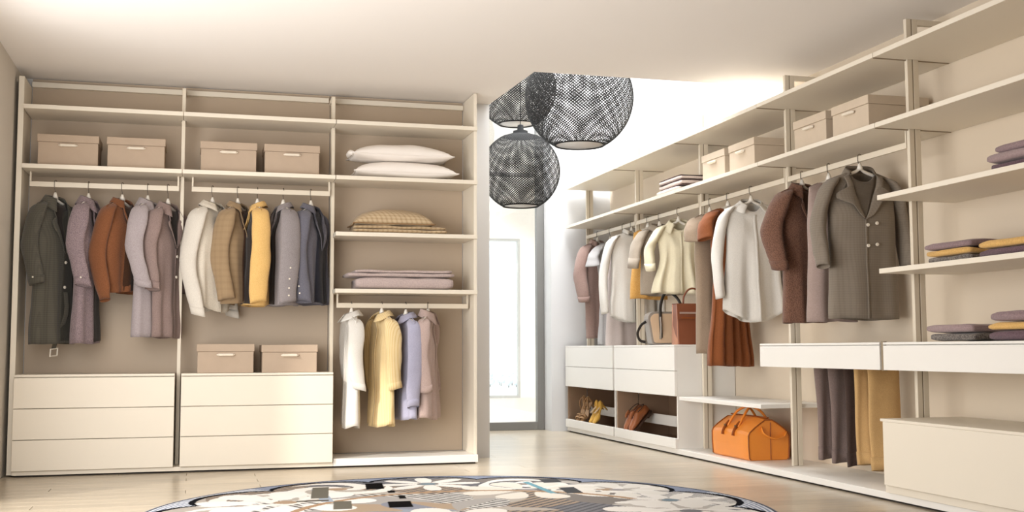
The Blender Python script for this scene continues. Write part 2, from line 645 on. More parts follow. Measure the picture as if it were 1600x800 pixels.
rt_names = ('nearest', 'second nearest', 'middle', 'second farthest', 'farthest')
for k in range(5):
    right_shelf(k, Z1, f'empty cream top shelf, {rt_names[k]} bay of the right wardrobe')
right_shelf(0, Z2 + 0.005, 'cream shelf above the three-sweater stack, nearest bay of right wardrobe')
right_shelf(1, Z2 + 0.005, 'cream shelf under the two large beige boxes, right wardrobe')
right_shelf(2, Z2 + 0.005, 'cream shelf under the two brightly lit boxes in middle right bay')
right_shelf(3, Z2 + 0.005, 'cream shelf under the folded pink blanket with dark edging')
right_shelf(4, Z2 + 0.005, 'bare cream second shelf in the farthest bay beside the far wall')
right_shelf(0, Z3 + 0.003, 'cream shelf under the stack of three mauve sweaters at right')
right_shelf(0, Z4 + 0.003, 'cream shelf under the grey, mustard and purple sweaters')

RP = 0.050
pr = thing('plinth', 'long low cream plinth along the foot of the right wardrobe', 'plinth', (RF, JY[0], 0))
MB().box(0, 0.517, 0, JY[5] - JY[0], 0.012, RP).build('base_board', M_cabw, pr, bevel=0.0015)
MB().box(0.02, 0.517, 0, JY[5] - JY[0] - 0.01, 0, 0.0118).build('toe_kick', M_gap_shade, pr)  # shadow line below the base board, put in as dark colour

pole_lab = {1: 'cream upright right of the grey double-breasted coat, nearest one seen',
            2: 'cream upright between the white shirt and the brown tweed coat',
            3: 'cream upright behind the taupe dress and the brown handbag',
            4: 'cream upright behind the long white shirt at far end',
            5: 'last cream upright of right wardrobe beside the far wall'}
for k in range(1, 6):
    yk = JY[k] - (0.016 if k == 5 else 0.0)
    t = thing('upright_post', pole_lab[k], 'post', (PX0, yk, RP + 0.0005), 0, 'uprights of the right wardrobe')
    H = 2.765 - RP
    MB().box(0, 0.032, -0.0135, 0.0135, 0, H).build('post_bar', M_pole, t, bevel=0.0015)
    MB().box(0.032, 0.040, -0.010, 0.010, 0, H).build('post_groove', M_groove, t)
    MB().box(0.040, 0.074, -0.0135, 0.0135, 0, H).build('post_bar', M_pole, t, bevel=0.0015)
    MB().box(0.0745, 0.300, -0.0135, 0.0135, H - 0.034, H).build('wall_brace', M_pole, t, bevel=0.0015)
    if k < 5:
        for zz in (Z1, Z2 + 0.005):
            MB().box(-0.218, 0.29, -0.0022, 0.0022, zz - RP - 0.034, zz - RP - 0.0005).build('shelf_bracket', M_groove, t)


def hanging_rail_right(k, label):
    y0, y1 = JY[k] + 0.02, JY[k + 1] - 0.02
    t = thing('hanging_rail', label, 'rail', (3.965, (y0 + y1) / 2, 2.042), 0, 'hanging rails')
    w = (y1 - y0) / 2
    MB().box(-0.008, 0.008, -w, w, -0.036, 0).build('rail_bar', M_pole, t, bevel=0.0015)
    for s in (-1, 1):
        MB().box(-0.008, 0.008, s * w - 0.012 * (s > 0), s * w + 0.012 * (s < 0), 0.0005, 0.069).build('rail_bracket', M_pole, t, bevel=0.001)


hanging_rail_right(1, 'flat cream clothes rail holding the brown and grey coats')
hanging_rail_right(2, 'flat cream clothes rail holding the white shirt and rust dress')
hanging_rail_right(3, 'flat cream clothes rail holding the cream blouse')
hanging_rail_right(4, 'flat cream clothes rail holding the dusty rose coat')

# shelf-drawers under the coats
for k, lab in ((1, 'long cream drawer unit floating under the tweed and grey coats'), (0, 'long cream drawer unit under the sweaters at the right edge')):
    y0, y1 = JY[k] + 0.018, JY[k + 1] - (0.018 if k == 0 else -0.020)
    if k == 1:
        y0 = JY[1] + 0.018
    t = thing('drawer_unit', lab, 'drawers', (RF, (y0 + y1) / 2, 0.727), 0, 'floating drawer units')
    w = (y1 - y0) / 2
    poly_y1 = w
    MB().box(0.022, 0.215, -w, w, 0.002, 0.142).build('carcass', M_cabw, t)
    MB().box(0.300, 0.517, -w, w, 0.002, 0.142).build('carcass', M_cabw, t)
    MB().box(0.0, 0.0215, -w, w, 0.0, 0.138).build('drawer_front', M_cabw, t, bevel=0.002)
    if k == 1:
        # top with a notch for the upright it passes
        yy = JY[2] - (y0 + y1) / 2
        MB().prism([(0, -w), (0.517, -w), (0.517, w), (0.300, w), (0.300, yy - 0.02), (0.215, yy - 0.02), (0.215, w), (0, w)], 0.1425, 0.156).build('top_panel', M_cabw, t, bevel=0.0015)
    else:
        MB().box(0, 0.517, -w, w, 0.1425, 0.156).build('top_panel', M_cabw, t, bevel=0.0015)
tag(MB().box(0, 0.02, -0.012, 0.012, 0, 0.165).build('joining_strip', M_groove, None, (3.746, 5.645, 0.724)), 'thin bronze strip joining the two floating drawer units', 'strip')

# big chest at right
t = thing('drawer_chest', 'wide cream chest standing at the right edge below the floating drawer', 'drawers', (3.70, 4.92, RP + 0.0005))
MB().box(0.024, 0.535, -0.68, 0.70, 0.0, 0.385).build('carcass', M_cab, t, bevel=0.0015)
MB().box(0.0, 0.0235, -0.68, 0.675, 0.045, 0.392).build('drawer_front', M_cab, t, bevel=0.002)
MB().box(0.0, 0.535, -0.68, 0.70, 0.3925, 0.408).build('top_panel', M_cab, t, bevel=0.0015)
# low shelf
prism_obj('low_shelf', [(RF, 7.083), (RBK, 7.083), (RBK, 8.448), (PX1 + 0.004, 8.448), (PX1 + 0.004, 8.448), (RF, 8.448)], 0.440, 0.468, M_cabw, 'low white shelf above the orange duffel bag', 'shelf')


# far chests with open shoe compartments
def shoe_chest(k, label):
    y0, y1 = JY[k] + 0.020, JY[k + 1] - (0.020 if k < 4 else 0.036)
    if k == 4:
        y1 = JY[5] - 0.002
    c = (y0 + y1) / 2
    w = (y1 - y0) / 2
    z0 = RP + 0.0005
    t = thing('drawer_chest', label, 'drawers', (3.72, c, z0), 0, 'white shoe chests')
    D = 0.235 if k == 4 else 0.535
    D = 0.535
    n0, n1 = 0.232, 0.320   # room for the uprights
    top = 0.883 - z0
    tp = [(0, -w), (D, -w), (D, w), (n1, w), (n1, w - 0.03), (n0, w - 0.03), (n0, w), (0, w)] if k == 4 else [(0, -w), (D, -w), (D, w), (0, w)]
    MB().prism(tp, top - 0.016, top).build('top_panel', M_cabw, t, bevel=0.0015)
    MB().box(0.024, D, -w, -w + 0.018, 0, top - 0.0165).build('side_panel', M_cabw, t, bevel=0.001)
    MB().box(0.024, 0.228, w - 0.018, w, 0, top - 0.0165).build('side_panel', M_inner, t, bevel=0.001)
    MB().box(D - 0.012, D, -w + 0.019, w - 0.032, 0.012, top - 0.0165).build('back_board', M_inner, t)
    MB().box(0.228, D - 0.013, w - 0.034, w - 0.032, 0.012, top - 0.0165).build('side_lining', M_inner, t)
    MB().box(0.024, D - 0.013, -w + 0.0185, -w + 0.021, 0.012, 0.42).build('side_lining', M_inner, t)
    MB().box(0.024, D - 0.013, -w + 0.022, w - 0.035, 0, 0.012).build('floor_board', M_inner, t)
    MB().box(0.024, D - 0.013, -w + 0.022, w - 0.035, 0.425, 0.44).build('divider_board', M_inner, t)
    MB().box(0.0, 0.0235, -w, w, 0.622, top - 0.0175).build('drawer_front', M_cabw, t, bevel=0.002)
    MB().box(0.0, 0.0235, -w, w, 0.419, 0.6185).build('drawer_front', M_cabw, t, bevel=0.002)
    MB().box(0.0, 0.0235, -w, w, 0.002, 0.082).build('tray_front', M_cabw, t, bevel=0.002)
    MB().box(0.25, 0.265, -w + 0.022, w - 0.036, 0.135, 0.225).build('shoe_rail', M_cabw, t, bevel=0.002)
    return t


shoe_chest(4, 'white two-drawer chest at far end with tan and yellow heels below')
shoe_chest(3, 'white two-drawer chest under the handbags with brown shoes below')

# boxes on the right
make_box('brightly lit beige lidded box beside the folded pink blanket on right wardrobe shelf', 0.400, 0.30, 0.213, GB, (3.955, 7.903, Z2 + 0.0055), -pi / 2)
make_box('brightly lit beige lidded box left of the upright, above the white shirt', 0.404, 0.30, 0.213, GB, (3.955, 7.435, Z2 + 0.0055), -pi / 2)
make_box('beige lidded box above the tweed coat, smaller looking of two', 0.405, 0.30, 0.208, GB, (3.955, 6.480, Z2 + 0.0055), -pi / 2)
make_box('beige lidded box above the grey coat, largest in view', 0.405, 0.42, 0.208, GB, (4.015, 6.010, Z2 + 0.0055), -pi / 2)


# ------------------------------------------------------------------ hangers and garments
def make_hanger(loc, yaw, held, span=0.20, ztop=0.115, drop=0.055):
    """hook at the rail top; loc = rail point"""
    t = thing('clothes_hanger', f'white clothes hanger holding the {held}', 'hanger', loc, yaw, 'white clothes hangers')
    hk = [(0, 0, -0.092), (0, 0, -0.062)]
    hk = [Vector(p) for p in hk]
    # hook crosses over the bar: the loop lies across it (in the shoulder plane)
    loop = [Vector((0.013 * cos(a) + 0.0, 0.0, 0.013 * sin(a) - 0.001)) for a in [pi * 1.02 - pi * 1.15 * i / 9 for i in range(10)]]
    pts = [Vector((0, 0, -ztop + 0.03)), Vector((0, 0, max(-0.06, -ztop + 0.045))), Vector((-0.006, 0, -0.05)), Vector((-0.0128, 0, -0.03))] + loop
    MB().tube(pts, 0.0024, 6).build('hook', M_hook, t, smooth=True)
    rows, rad = [], []
    n = 17
    for i in range(n):
        q = -1 + 2 * i / (n - 1)
        rows.append((q * span, 0.006 * q * q, -ztop + 0.006 - 0.018 * min(1, abs(q) * 6) - drop * abs(q) ** 1.35))
        rad.append((0.008 + 0.004 * abs(q), 0.010 + 0.003 * abs(q)))
    MB().tube(rows, rad, 8).build('hanger_arms', M_hang, t, smooth=True)
    MB().tube([(0, 0, -ztop - 0.002), (0, 0, -ztop + 0.022), (0, 0, -ztop + 0.042)], [0.022, 0.014, 0.007], 8).build('hanger_neck', M_hang, t, smooth=True)
    return t


def make_garment(name, label, cat, rail, yaw, L, m, sw=0.21, prof=None, dep=(0.022, 0.085, 0.09), ztop=0.115, drop=0.060,
                 sleeve=None, collar=None, lapel=None, m_lin=None, a0=0.0, placket=True, buttons=(), m_btn=None, folds=(0.012, 5),
                 seed=0, ndip=0.05, nw=0.078, hemc=0.0, group=None, m_col=None, m_slv=None, hemband=None, hanger=True, held=None, front_shade=None,
                 belt=False, cuff=None, sleeve_btn=0, m_cuff=None):
    rnd = random.Random(seed)
    H = ztop + L
    t = thing(name, label, cat, (rail[0], rail[1], rail[2] - H), yaw, group)
    prof = prof or [(0, sw), (0.2, sw * 0.95), (0.55, sw * 0.92), (1, sw * 1.02)]
    ph = [rnd.uniform(0, 6.28) for _ in range(6)]
    A, nf = folds

    def P(a, side, tt, off=0.0):
        w = interp(prof, tt)
        d = interp([(0, dep[0]), (0.08, dep[1] * 0.58), (0.30, dep[1]), (0.6, dep[1] * 0.94), (1, dep[2])], tt)
        w0 = prof[0][1]
        u = a * w
        e = sqrt(max(0.0, 1 - a * a))
        au = abs(a) * w0
        z0 = -drop * (abs(a) ** 1.35)
        nk = max(0.0, 1 - (au / nw) ** 2) if au < nw else 0.0
        zt = z0 - (ndip * nk if side < 0 else 0.012 * nk)
        zb = -L + hemc * (a * a - 0.4) + 0.006 * sin(3.1 * a + ph[0])
        z = zt + (zb - zt) * tt
        v = d * e ** 0.85
        v0 = v
        gg = smooth01((tt - 0.08) / 0.92)
        fold = A * gg * (sin(nf * a * 1.57 + ph[1] + side) + 0.55 * sin((nf * 1.7) * a * 1.57 + ph[2] - side * 1.3)) * (e ** 0.6)
        nz_ = noise.noise(Vector((u * 5 + seed, side * 2.0, z * 4.0))) * 0.010 * (0.3 + gg) * e
        v = v0 + fold + nz_ + off
        v += 0.030 * nk * (1 - smooth01(tt / 0.1))
        uu = u + 0.008 * gg * noise.noise(Vector((side + seed, z * 5, 3.3)))
        return Vector((uu, side * v, z + H - ztop))

    # front is side -1 (local -y)
    NA, NT = 26, 30
    ss = [sin(pi / 2 * (-1 + 2 * i / NA)) for i in range(NA + 1)]
    rows = []
    for j in range(NT + 1):
        tt = (j / NT) ** 1.15
        rows.append([P(a, -1, tt) for a in ss] + [P(a, 1, tt) for a in reversed(ss[1:-1])])
    MB().grid(rows, True).build('garment_body', m, t, smooth=True, solid=0.003)

    def patch(fa0, fa1, t0, t1, off, nm, mm, na=6, ntt=14, bulge=0.0, solid=0.0025, side=-1, lift=0.0):
        rr = []
        for j in range(ntt + 1):
            q = j / ntt
            tt = t0 + (t1 - t0) * q
            x0, x1 = fa0(q), fa1(q)
            rr.append([P(x0 + (x1 - x0) * i / na, side, tt, off + bulge * sin(pi * i / na) * sin(pi * min(1, q * 1.2)) + abs(lift) * ((i / na) if lift > 0 else (1 - i / na)) * sin(pi * min(1.0, 0.15 + q * 0.85))) for i in range(na + 1)])
        return MB().grid(rr).build(nm, mm, t, smooth=True, solid=solid)

    mc = m_col or m
    if placket:
        tb = lapel[0] if lapel else 0.03
        patch(lambda q: a0 - 0.01, lambda q: a0 + (0.10 if not lapel else 0.06), tb, 0.995, 0.005, 'placket', m, 2, 16)
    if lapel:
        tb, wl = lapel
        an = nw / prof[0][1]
        patch(lambda q: -an * (1 - q) + a0 * q - 0.004, lambda q: an * (1 - q) + a0 * q + 0.004, 0.004, tb, 0.004, 'lining', m_lin or M_gap_shade, 6, 12)

        def shp(q):
            return wl * (interp([(0, 0.28), (0.30, 0.36), (0.37, 0.94), (0.5, 1.0)], q) if q < 0.5 else 1.0 - ((q - 0.5) / 0.5) ** 1.25)
        patch(lambda q: an * (1 - q) + a0 * q, lambda q: an * (1 - q) + a0 * q + shp(q), 0.02, tb, 0.012, 'lapel', mc, 5, 26, 0.006, 0.004, -1, 0.020)
        patch(lambda q: -an * (1 - q) + a0 * q - shp(q), lambda q: -an * (1 - q) + a0 * q, 0.02, tb, 0.012, 'lapel', mc, 5, 26, 0.006, 0.004, -1, -0.020)
    if front_shade:
        fa, fb, fm = front_shade
        patch(lambda q: fa - 0.10 * q, lambda q: fb, 0.05, 0.985, 0.006, 'front_lining_shade', fm, 8, 18)  # dark patch puts lining and the shade of turned-away fronts into colour
    for (ba, bt) in buttons:
        p = P(ba, -1, bt, 0.010)
        bb = MB()
        n = 12
        prof_b = [(0.0005, -0.005), (0.0085, -0.005), (0.0105, -0.002), (0.0105, 0.003)]
        bb.grid([[(r * cos(2 * pi * q / n), zz, r * sin(2 * pi * q / n)) for q in range(n)] for r, zz in prof_b], True)
        bb.build('button', m_btn or M_btnw, t, p, smooth=False)
    if collar:
        fall, stand, spread, gap = collar
        nphi = 28
        rr = []
        for (f0, kk) in ((0, 0), (1, 0), (1, 0.12), (1, 0.5), (1, 1.0)):
            row = []
            for i in range(nphi + 1):
                fi = gap + (2 * pi - 2 * gap) * i / nphi
                c = cos(fi)
                front = max(0.0, c) ** 1.5
                rad = 1.0 + 0.02 * f0 + spread * kk * (1 + 0.35 * front)
                fl = fall * kk * (1 + 0.65 * front)
                dz = -(ndip * 0.75) * ((1 + c) / 2) ** 1.6
                xx = (nw - 0.004) * rad * sin(fi) * (1 + 0.12 * kk * front)
                yy = -(0.052 + 0.012 * front) * rad * c + 0.002
                row.append((xx, yy, H - ztop + dz + 0.006 + stand * f0 - fl + 0.004 * sin(5 * fi + seed) * kk))
            rr.append(row)
        MB().grid(rr).build('collar', mc, t, smooth=True, solid=0.0025)
    if sleeve:
        sl, r0, r1, swing, bend = sleeve
        ms = m_slv or m
        for s in (-1, 1):
            w0 = prof[0][1]
            zs = H - ztop - drop
            ys = 0.012 * s * rnd.uniform(-1, 1)
            pts = [(s * (w0 - 0.070), 0, zs + 0.018), (s * (w0 - 0.030), 0, zs - 0.012), (s * (w0 + 0.004 + swing * 0.25), 0.004, zs - 0.09),
                   (s * (w0 + 0.014 + swing * 0.8), 0.012 + bend * 0.6 + ys, zs - sl * 0.5), (s * (w0 + 0.008 + swing), -bend * 0.2 + ys, zs - sl * 0.8),
                   (s * (w0 + 0.004 + swing), -bend + ys, zs - sl)]
            if sl < 0.35:
                pts = [pts[0], pts[1], (s * (w0 + 0.02 + swing * 0.4), 0, zs - sl * 0.45), (s * (w0 + 0.03 + swing), -bend, zs - sl)]
            n = 26
            path = spline(pts, n)
            rows = []
            NS = 18
            for i, p in enumerate(path):
                q = i / (n - 1)
                rr_ = interp([(0, r0 * 0.30), (0.09, r0 * 0.66), (0.25, r0 * 0.90), (0.48, r0), (0.78, r0 * 0.6 + r1 * 0.4), (1, r1)], q)
                row = []
                for k in range(NS):
                    an_ = 2 * pi * k / NS
                    wob = 1 + 0.05 * sin(2 * an_ + 9 * q + ph[3]) + 0.09 * q * noise.noise(Vector((cos(an_) * 1.3, sin(an_) * 1.3, q * 9 + seed + s)))
                    el = math.exp(-((q - 0.55) / 0.12) ** 2)
                    wob += 0.05 * el * sin(26 * q + 2 * an_)
                    row.append(p + Vector((cos(an_) * rr_ * 0.52 * wob, sin(an_) * rr_ * 1.05 * wob, 0.012 * sin(an_ + ph[4]) * q)))
                rows.append(row)
            # turn the edge inside
            for (kk, dz) in ((0.93, 0.002), (0.86, 0.03), (0.4, 0.06)):
                c = path[-1]
                rows.append([c + (Vector(p) - c) * kk + Vector((0, 0, dz)) for p in rows[n - 1]])
            slv = MB().grid(rows, True).build('sleeve', ms, t, smooth=True)
            if cuff:
                ch, ck = cuff
                rr_ = []
                base = rows[n - 1]
                c = path[-1]
                steps = ((0.0, 1.0), (0.0, ck), (0.5, ck * 1.015), (1.0, ck), (1.0, 1.0))
                for (f, kk) in steps:
                    q = 1 - f * ch / sl
                    ii = q * (n - 1)
                    i0 = int(ii)
                    fr = ii - i0
                    i1 = min(i0 + 1, n - 1)
                    cc = path[i0].lerp(path[i1], fr)
                    rr_.append([cc + (Vector(rows[i0][k]).lerp(Vector(rows[i1][k]), fr) - cc) * kk + Vector((0, 0, -0.004 * (f == 0))) for k in range(NS)])
                cf = MB().grid(rr_, True).build('cuff', m_cuff or ms, slv, smooth=True)
            for bi in range(sleeve_btn):
                i = n - 3 - bi * 2
                p = Vector(rows[i][0 if s > 0 else NS // 2]) + Vector((s * 0.002, 0, 0))
                n8 = 10
                bb = MB().grid([[(zz * s, r * cos(2 * pi * q / n8), r * sin(2 * pi * q / n8)) for q in range(n8)] for r, zz in ((0.006, -0.002), (0.006, 0.003), (0.0004, 0.003))], True)
                bb.build('sleeve_button', M_btnw, slv, p)
    if hemband:
        hb, kk = hemband
        rr = []
        for f in (0.0, 0.35, 0.8, 1.0):
            tt = 1 - hb / L * (1 - f)
            row = [P(a, -1, min(tt, 1), 0.006 * (f not in (0, 1))) for a in ss] + [P(a, 1, min(tt, 1), 0.006 * (f not in (0, 1))) for a in reversed(ss[1:-1])]
            c = Vector((0, 0, 0))
            rr.append([Vector((p.x * (1 + kk * (f not in (0,))), p.y, p.z - 0.002 * f)) for p in row])
        MB().grid(rr, True).build('hem_band', m, t, smooth=True)
    if belt:
        pth = spline([(0.02, -dep[1] - 0.01, L * 0.35), (0.02, -dep[1] - 0.02, L * 0.2), (0.0, -dep[2] * 0.4, 0.0), (0.0, -dep[2] * 0.3, -0.035)], 10)
        MB().tube(pth, [(0.003, 0.022)] * 10, 8).build('belt', m, t)
        bw = MB()
        q = [(-0.034, 0.02), (0.036, 0.028), (0.032, -0.022), (-0.038, -0.028), (-0.034, 0.02), (0.036, 0.028)]
        bw.tube([(x, -dep[2] * 0.3, -0.060 + z) for x, z in q], 0.0055, 6)
        bw.build('belt_buckle', M_btnw, t)
    if hanger:
        make_hanger(rail, yaw, held or label, span=prof[0][1] - 0.020, ztop=ztop, drop=drop)
    return t


D = math.radians
RY = 8.505
LR = RZ
LONG = lambda sl, r0=0.074, r1=0.056, sw_=0.02, bd=0.03: (sl, r0, r1, sw_, bd)
COAT_COL = (0.066, 0.018, 0.62, 0.60)
JKT_COL = (0.040, 0.016, 0.42, 0.62)
SHIRT_COL = (0.042, 0.018, 0.62, 0.50)

# materials
C_olive = cloth('olive_wool', (88, 84, 74), col2=(76, 72, 64), pattern='check', k=420, k2=None)
C_mauve = cloth('mauve_tweed', (150, 132, 134), col2=(122, 106, 110), k=190)
C_rust = cloth('rust_suede', (130, 82, 53), col2=(117, 72, 44))
C_lilac = cloth('lilac_wool', (170, 160, 160), col2=(158, 146, 148))
C_taupe = cloth('taupe_wool', (146, 126, 120), col2=(134, 114, 108))
C_ecru = cloth('ecru_linen', (214, 204, 188), col2=(202, 192, 176))
C_shsl = cloth('pale_linen_sleeve', (212, 204, 192), col2=(204, 196, 184), var=0.05)
C_brown = cloth('brown_check_wool', (152, 128, 98), pattern='check', col2=(145, 121, 92), k=140)
C_yellow = cloth('yellow_wool', (222, 182, 116), col2=(212, 170, 104))
C_grey = cloth('dove_grey_wool', (146, 138, 138), col2=(134, 126, 126))
C_slate = cloth('slate_wool', (106, 104, 112), col2=(94, 92, 102))
C_navy_shade = cloth('navy_lining_shade', (38, 38, 47))
C_white = cloth('white_cotton', (224, 219, 211), col2=(216, 211, 203), var=0.04)
C_ystr = cloth('yellow_stripe_cotton', (232, 208, 160), pattern='stripe', col2=(222, 192, 136), k=420)
C_lav = cloth('lavender_cotton', (172, 170, 190), col2=(164, 162, 182))
C_pinkc = cloth('mauve_cotton', (186, 164, 156), col2=(176, 154, 146))
C_rose = cloth('dusty_rose_wool', (162, 135, 125), col2=(148, 121, 112))
C_ltgrey = cloth('light_grey_knit', (176, 172, 170), col2=(166, 162, 160))
C_pale = cloth('pale_pink_grey', (214, 200, 194), col2=(206, 192, 186), var=0.05)
C_must = cloth('mustard_knit', (218, 172, 104), col2=(206, 150, 74))
C_tshirt = cloth('taupe_shirting', (168, 154, 138), col2=(158, 144, 128))
C_cream = cloth('cream_silk', (232, 222, 194), col2=(224, 214, 186), var=0.04)
C_dress = cloth('taupe_jersey', (158, 138, 118), col2=(148, 128, 108))
C_rustd = cloth('rust_crepe', (138, 80, 44), col2=(128, 72, 38))
C_tweed = cloth('brown_tweed', (126, 92, 74), col2=(98, 68, 56), k=170)
C_mvest = cloth('mauve_grey_vest', (168, 148, 140), col2=(158, 138, 130))
C_gcoat = cloth('grey_check_coat', (132, 121, 108), pattern='check', col2=(124, 113, 100), k=420)
C_gcin = cloth('grey_coat_inside', (104, 94, 82), col2=(98, 88, 77))
C_linshade_d = cloth('dark_lining_shade', (46, 37, 32))
C_olive_shade = cloth('olive_front_shade', (58, 55, 48))  # olive cloth darkened for the shade on the coat's front
C_linshade_b = cloth('brown_lining_shade', (66, 42, 26))

GC = 'coats and jackets on the left rails'
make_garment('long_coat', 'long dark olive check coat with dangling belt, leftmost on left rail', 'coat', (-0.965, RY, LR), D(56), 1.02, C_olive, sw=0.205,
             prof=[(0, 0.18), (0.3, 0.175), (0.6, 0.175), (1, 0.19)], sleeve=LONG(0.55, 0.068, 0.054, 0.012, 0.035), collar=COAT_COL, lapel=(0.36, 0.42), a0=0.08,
             m_lin=C_linshade_d, buttons=((0.12, 0.42), (0.12, 0.6)), seed=1, front_shade=(0.08, 0.92, C_olive_shade), belt=True, sleeve_btn=1, cuff=(0.05, 1.05), group=GC, held='dark olive coat at far left')
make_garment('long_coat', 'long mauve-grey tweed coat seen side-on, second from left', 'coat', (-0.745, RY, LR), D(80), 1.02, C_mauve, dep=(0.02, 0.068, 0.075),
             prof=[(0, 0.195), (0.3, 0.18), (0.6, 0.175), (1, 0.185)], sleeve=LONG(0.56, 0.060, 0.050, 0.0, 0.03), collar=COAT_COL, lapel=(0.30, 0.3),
             m_lin=C_linshade_d, front_shade=(-0.2, 0.92, C_linshade_d), seed=2, sleeve_btn=1, cuff=(0.05, 1.05), group=GC, held='mauve-grey tweed coat')
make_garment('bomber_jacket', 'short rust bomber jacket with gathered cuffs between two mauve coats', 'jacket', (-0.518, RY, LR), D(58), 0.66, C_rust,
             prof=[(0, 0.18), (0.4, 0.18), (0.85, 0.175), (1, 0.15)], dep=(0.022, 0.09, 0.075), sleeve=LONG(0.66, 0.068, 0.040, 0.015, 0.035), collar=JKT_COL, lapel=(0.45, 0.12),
             m_lin=C_linshade_b, front_shade=(-0.3, 0.9, C_linshade_b), seed=3, hemband=(0.06, 0.03), cuff=(0.07, 0.92), group=GC, held='rust bomber jacket')
make_garment('long_coat', 'lilac-grey coat with pale sleeve, right of the rust bomber', 'coat', (-0.345, RY, LR), D(76), 0.97, C_lilac, dep=(0.02, 0.068, 0.07),
             prof=[(0, 0.195), (0.3, 0.18), (0.6, 0.17), (1, 0.175)], sleeve=LONG(0.56, 0.062, 0.052, 0.01, 0.035), collar=COAT_COL, lapel=(0.30, 0.3),
             m_lin=C_linshade_d, seed=4, cuff=(0.05, 1.06), group=GC, held='lilac-grey coat')
make_garment('long_coat', 'mauve-brown button coat, rightmost coat in the left bay', 'coat', (-0.205, RY, LR), D(60), 0.96, C_taupe,
             prof=[(0, 0.185), (0.3, 0.165), (0.6, 0.155), (1, 0.16)], dep=(0.02, 0.07, 0.07), ztop=0.135, sleeve=LONG(0.56, 0.07, 0.055, 0.0, 0.02), collar=COAT_COL, lapel=(0.30, 0.3),
             m_lin=C_linshade_d, buttons=((0.08, 0.36), (0.08, 0.52)), m_btn=M_btnw, seed=5, group=GC, held='mauve-brown button coat', cuff=(0.05, 1.05))
make_garment('shirt', 'off-white linen shirt with long sleeve, leftmost in the middle bay', 'shirt', (0.105, RY, LR), D(56), 0.78, C_ecru,
             prof=[(0, 0.185), (0.4, 0.185), (1, 0.19)], sleeve=LONG(0.76, 0.07, 0.050, 0.035, 0.05), collar=SHIRT_COL, m_slv=C_shsl, folds=(0.016, 6), hemc=0.04,
             seed=6, group=GC, held='off-white linen shirt', cuff=(0.06, 1.03), dep=(0.022, 0.09, 0.10))
make_garment('blazer', 'brown check blazer with shaded front beside the off-white shirt', 'jacket', (0.285, RY, LR), D(60), 0.735, C_brown,
             prof=[(0, 0.175), (0.4, 0.165), (1, 0.165)], sleeve=LONG(0.65, 0.072, 0.058, 0.0, 0.03), collar=JKT_COL, lapel=(0.42, 0.25), m_lin=C_linshade_b, front_shade=(-0.3, 0.9, C_linshade_b),
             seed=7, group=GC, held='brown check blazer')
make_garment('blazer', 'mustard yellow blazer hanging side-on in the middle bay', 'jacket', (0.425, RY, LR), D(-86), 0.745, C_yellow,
             prof=[(0, 0.2), (0.4, 0.185), (1, 0.175)], sleeve=LONG(0.67, 0.066, 0.058, 0.0, 0.0), collar=JKT_COL, lapel=(0.42, 0.25), m_lin=C_linshade_d, front_shade=(-0.5, 0.9, C_linshade_d), seed=8, group=GC,
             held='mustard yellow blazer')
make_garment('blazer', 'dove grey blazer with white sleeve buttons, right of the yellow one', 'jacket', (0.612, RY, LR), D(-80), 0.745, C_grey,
             prof=[(0, 0.2), (0.4, 0.185), (1, 0.18)], sleeve=LONG(0.67, 0.069, 0.060, 0.0, 0.0), collar=JKT_COL, lapel=(0.42, 0.25), m_lin=C_linshade_d, front_shade=(-0.9, 0.5, C_linshade_d), sleeve_btn=4, seed=9, group=GC,
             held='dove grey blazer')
make_garment('blazer', 'slate grey blazer with shaded navy front, rightmost in middle bay', 'jacket', (0.815, RY, LR), D(60), 0.735, C_slate,
             prof=[(0, 0.17), (0.4, 0.16), (1, 0.16)], sleeve=LONG(0.66, 0.074, 0.064, 0.0, 0.02), collar=JKT_COL, lapel=(0.42, 0.25), m_lin=C_navy_shade, front_shade=(-0.35, 0.9, C_navy_shade), sleeve_btn=3, seed=10, group=GC,
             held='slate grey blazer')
GSH = 'shirts hanging in the right bay of the left wardrobe'
sp = [(0, 0.2), (0.3, 0.19), (1, 0.195)]
make_garment('shirt', 'white shirt hanging side-on, leftmost of four in right bay', 'shirt', (1.125, RY, RZ3), D(-88), 0.84, C_white, prof=sp, dep=(0.016, 0.045, 0.05), ztop=0.075,
             sleeve=LONG(0.50, 0.058, 0.044, 0.0, -0.03), collar=SHIRT_COL, folds=(0.012, 6), hemc=0.03, seed=11, group=GSH, held='white shirt in the right bay', cuff=(0.05, 1.03))
make_garment('shirt', 'yellow pinstripe shirt, second of four in the right bay', 'shirt', (1.352, RY, RZ3), D(-76), 0.835, C_ystr, prof=sp, dep=(0.016, 0.055, 0.065), ztop=0.073,
             sleeve=LONG(0.50, 0.060, 0.048, 0.0, -0.02), collar=SHIRT_COL, folds=(0.014, 6), hemc=0.03, seed=12, group=GSH, held='yellow pinstripe shirt', cuff=(0.05, 1.03))
make_garment('shirt', 'lavender blue shirt, third of four in the right bay', 'shirt', (1.535, RY, RZ3), D(-82), 0.78, C_lav, prof=sp, dep=(0.016, 0.05, 0.055), ztop=0.085,
             sleeve=LONG(0.62, 0.056, 0.044, 0.0, 0.0), collar=SHIRT_COL, folds=(0.012, 6), hemc=0.03, seed=13, group=GSH, held='lavender blue shirt', cuff=(0.05, 1.03))
make_garment('shirt', 'mauve shirt with open collar, rightmost of four in right bay', 'shirt', (1.705, RY, RZ3), D(68), 0.79, C_pinkc, prof=sp, dep=(0.016, 0.06, 0.07), ztop=0.073,
             sleeve=LONG(0.52, 0.058, 0.048, 0.0, 0.02), collar=(0.06, 0.03, 0.45, 0.45), folds=(0.014, 6), hemc=0.03, seed=14, group=GSH, held='mauve open-collar shirt', cuff=(0.05, 1.03))

# right wardrobe clothes
GR = 'clothes on the right wardrobe rails'
RX, RRZ = 3.965, 2.042


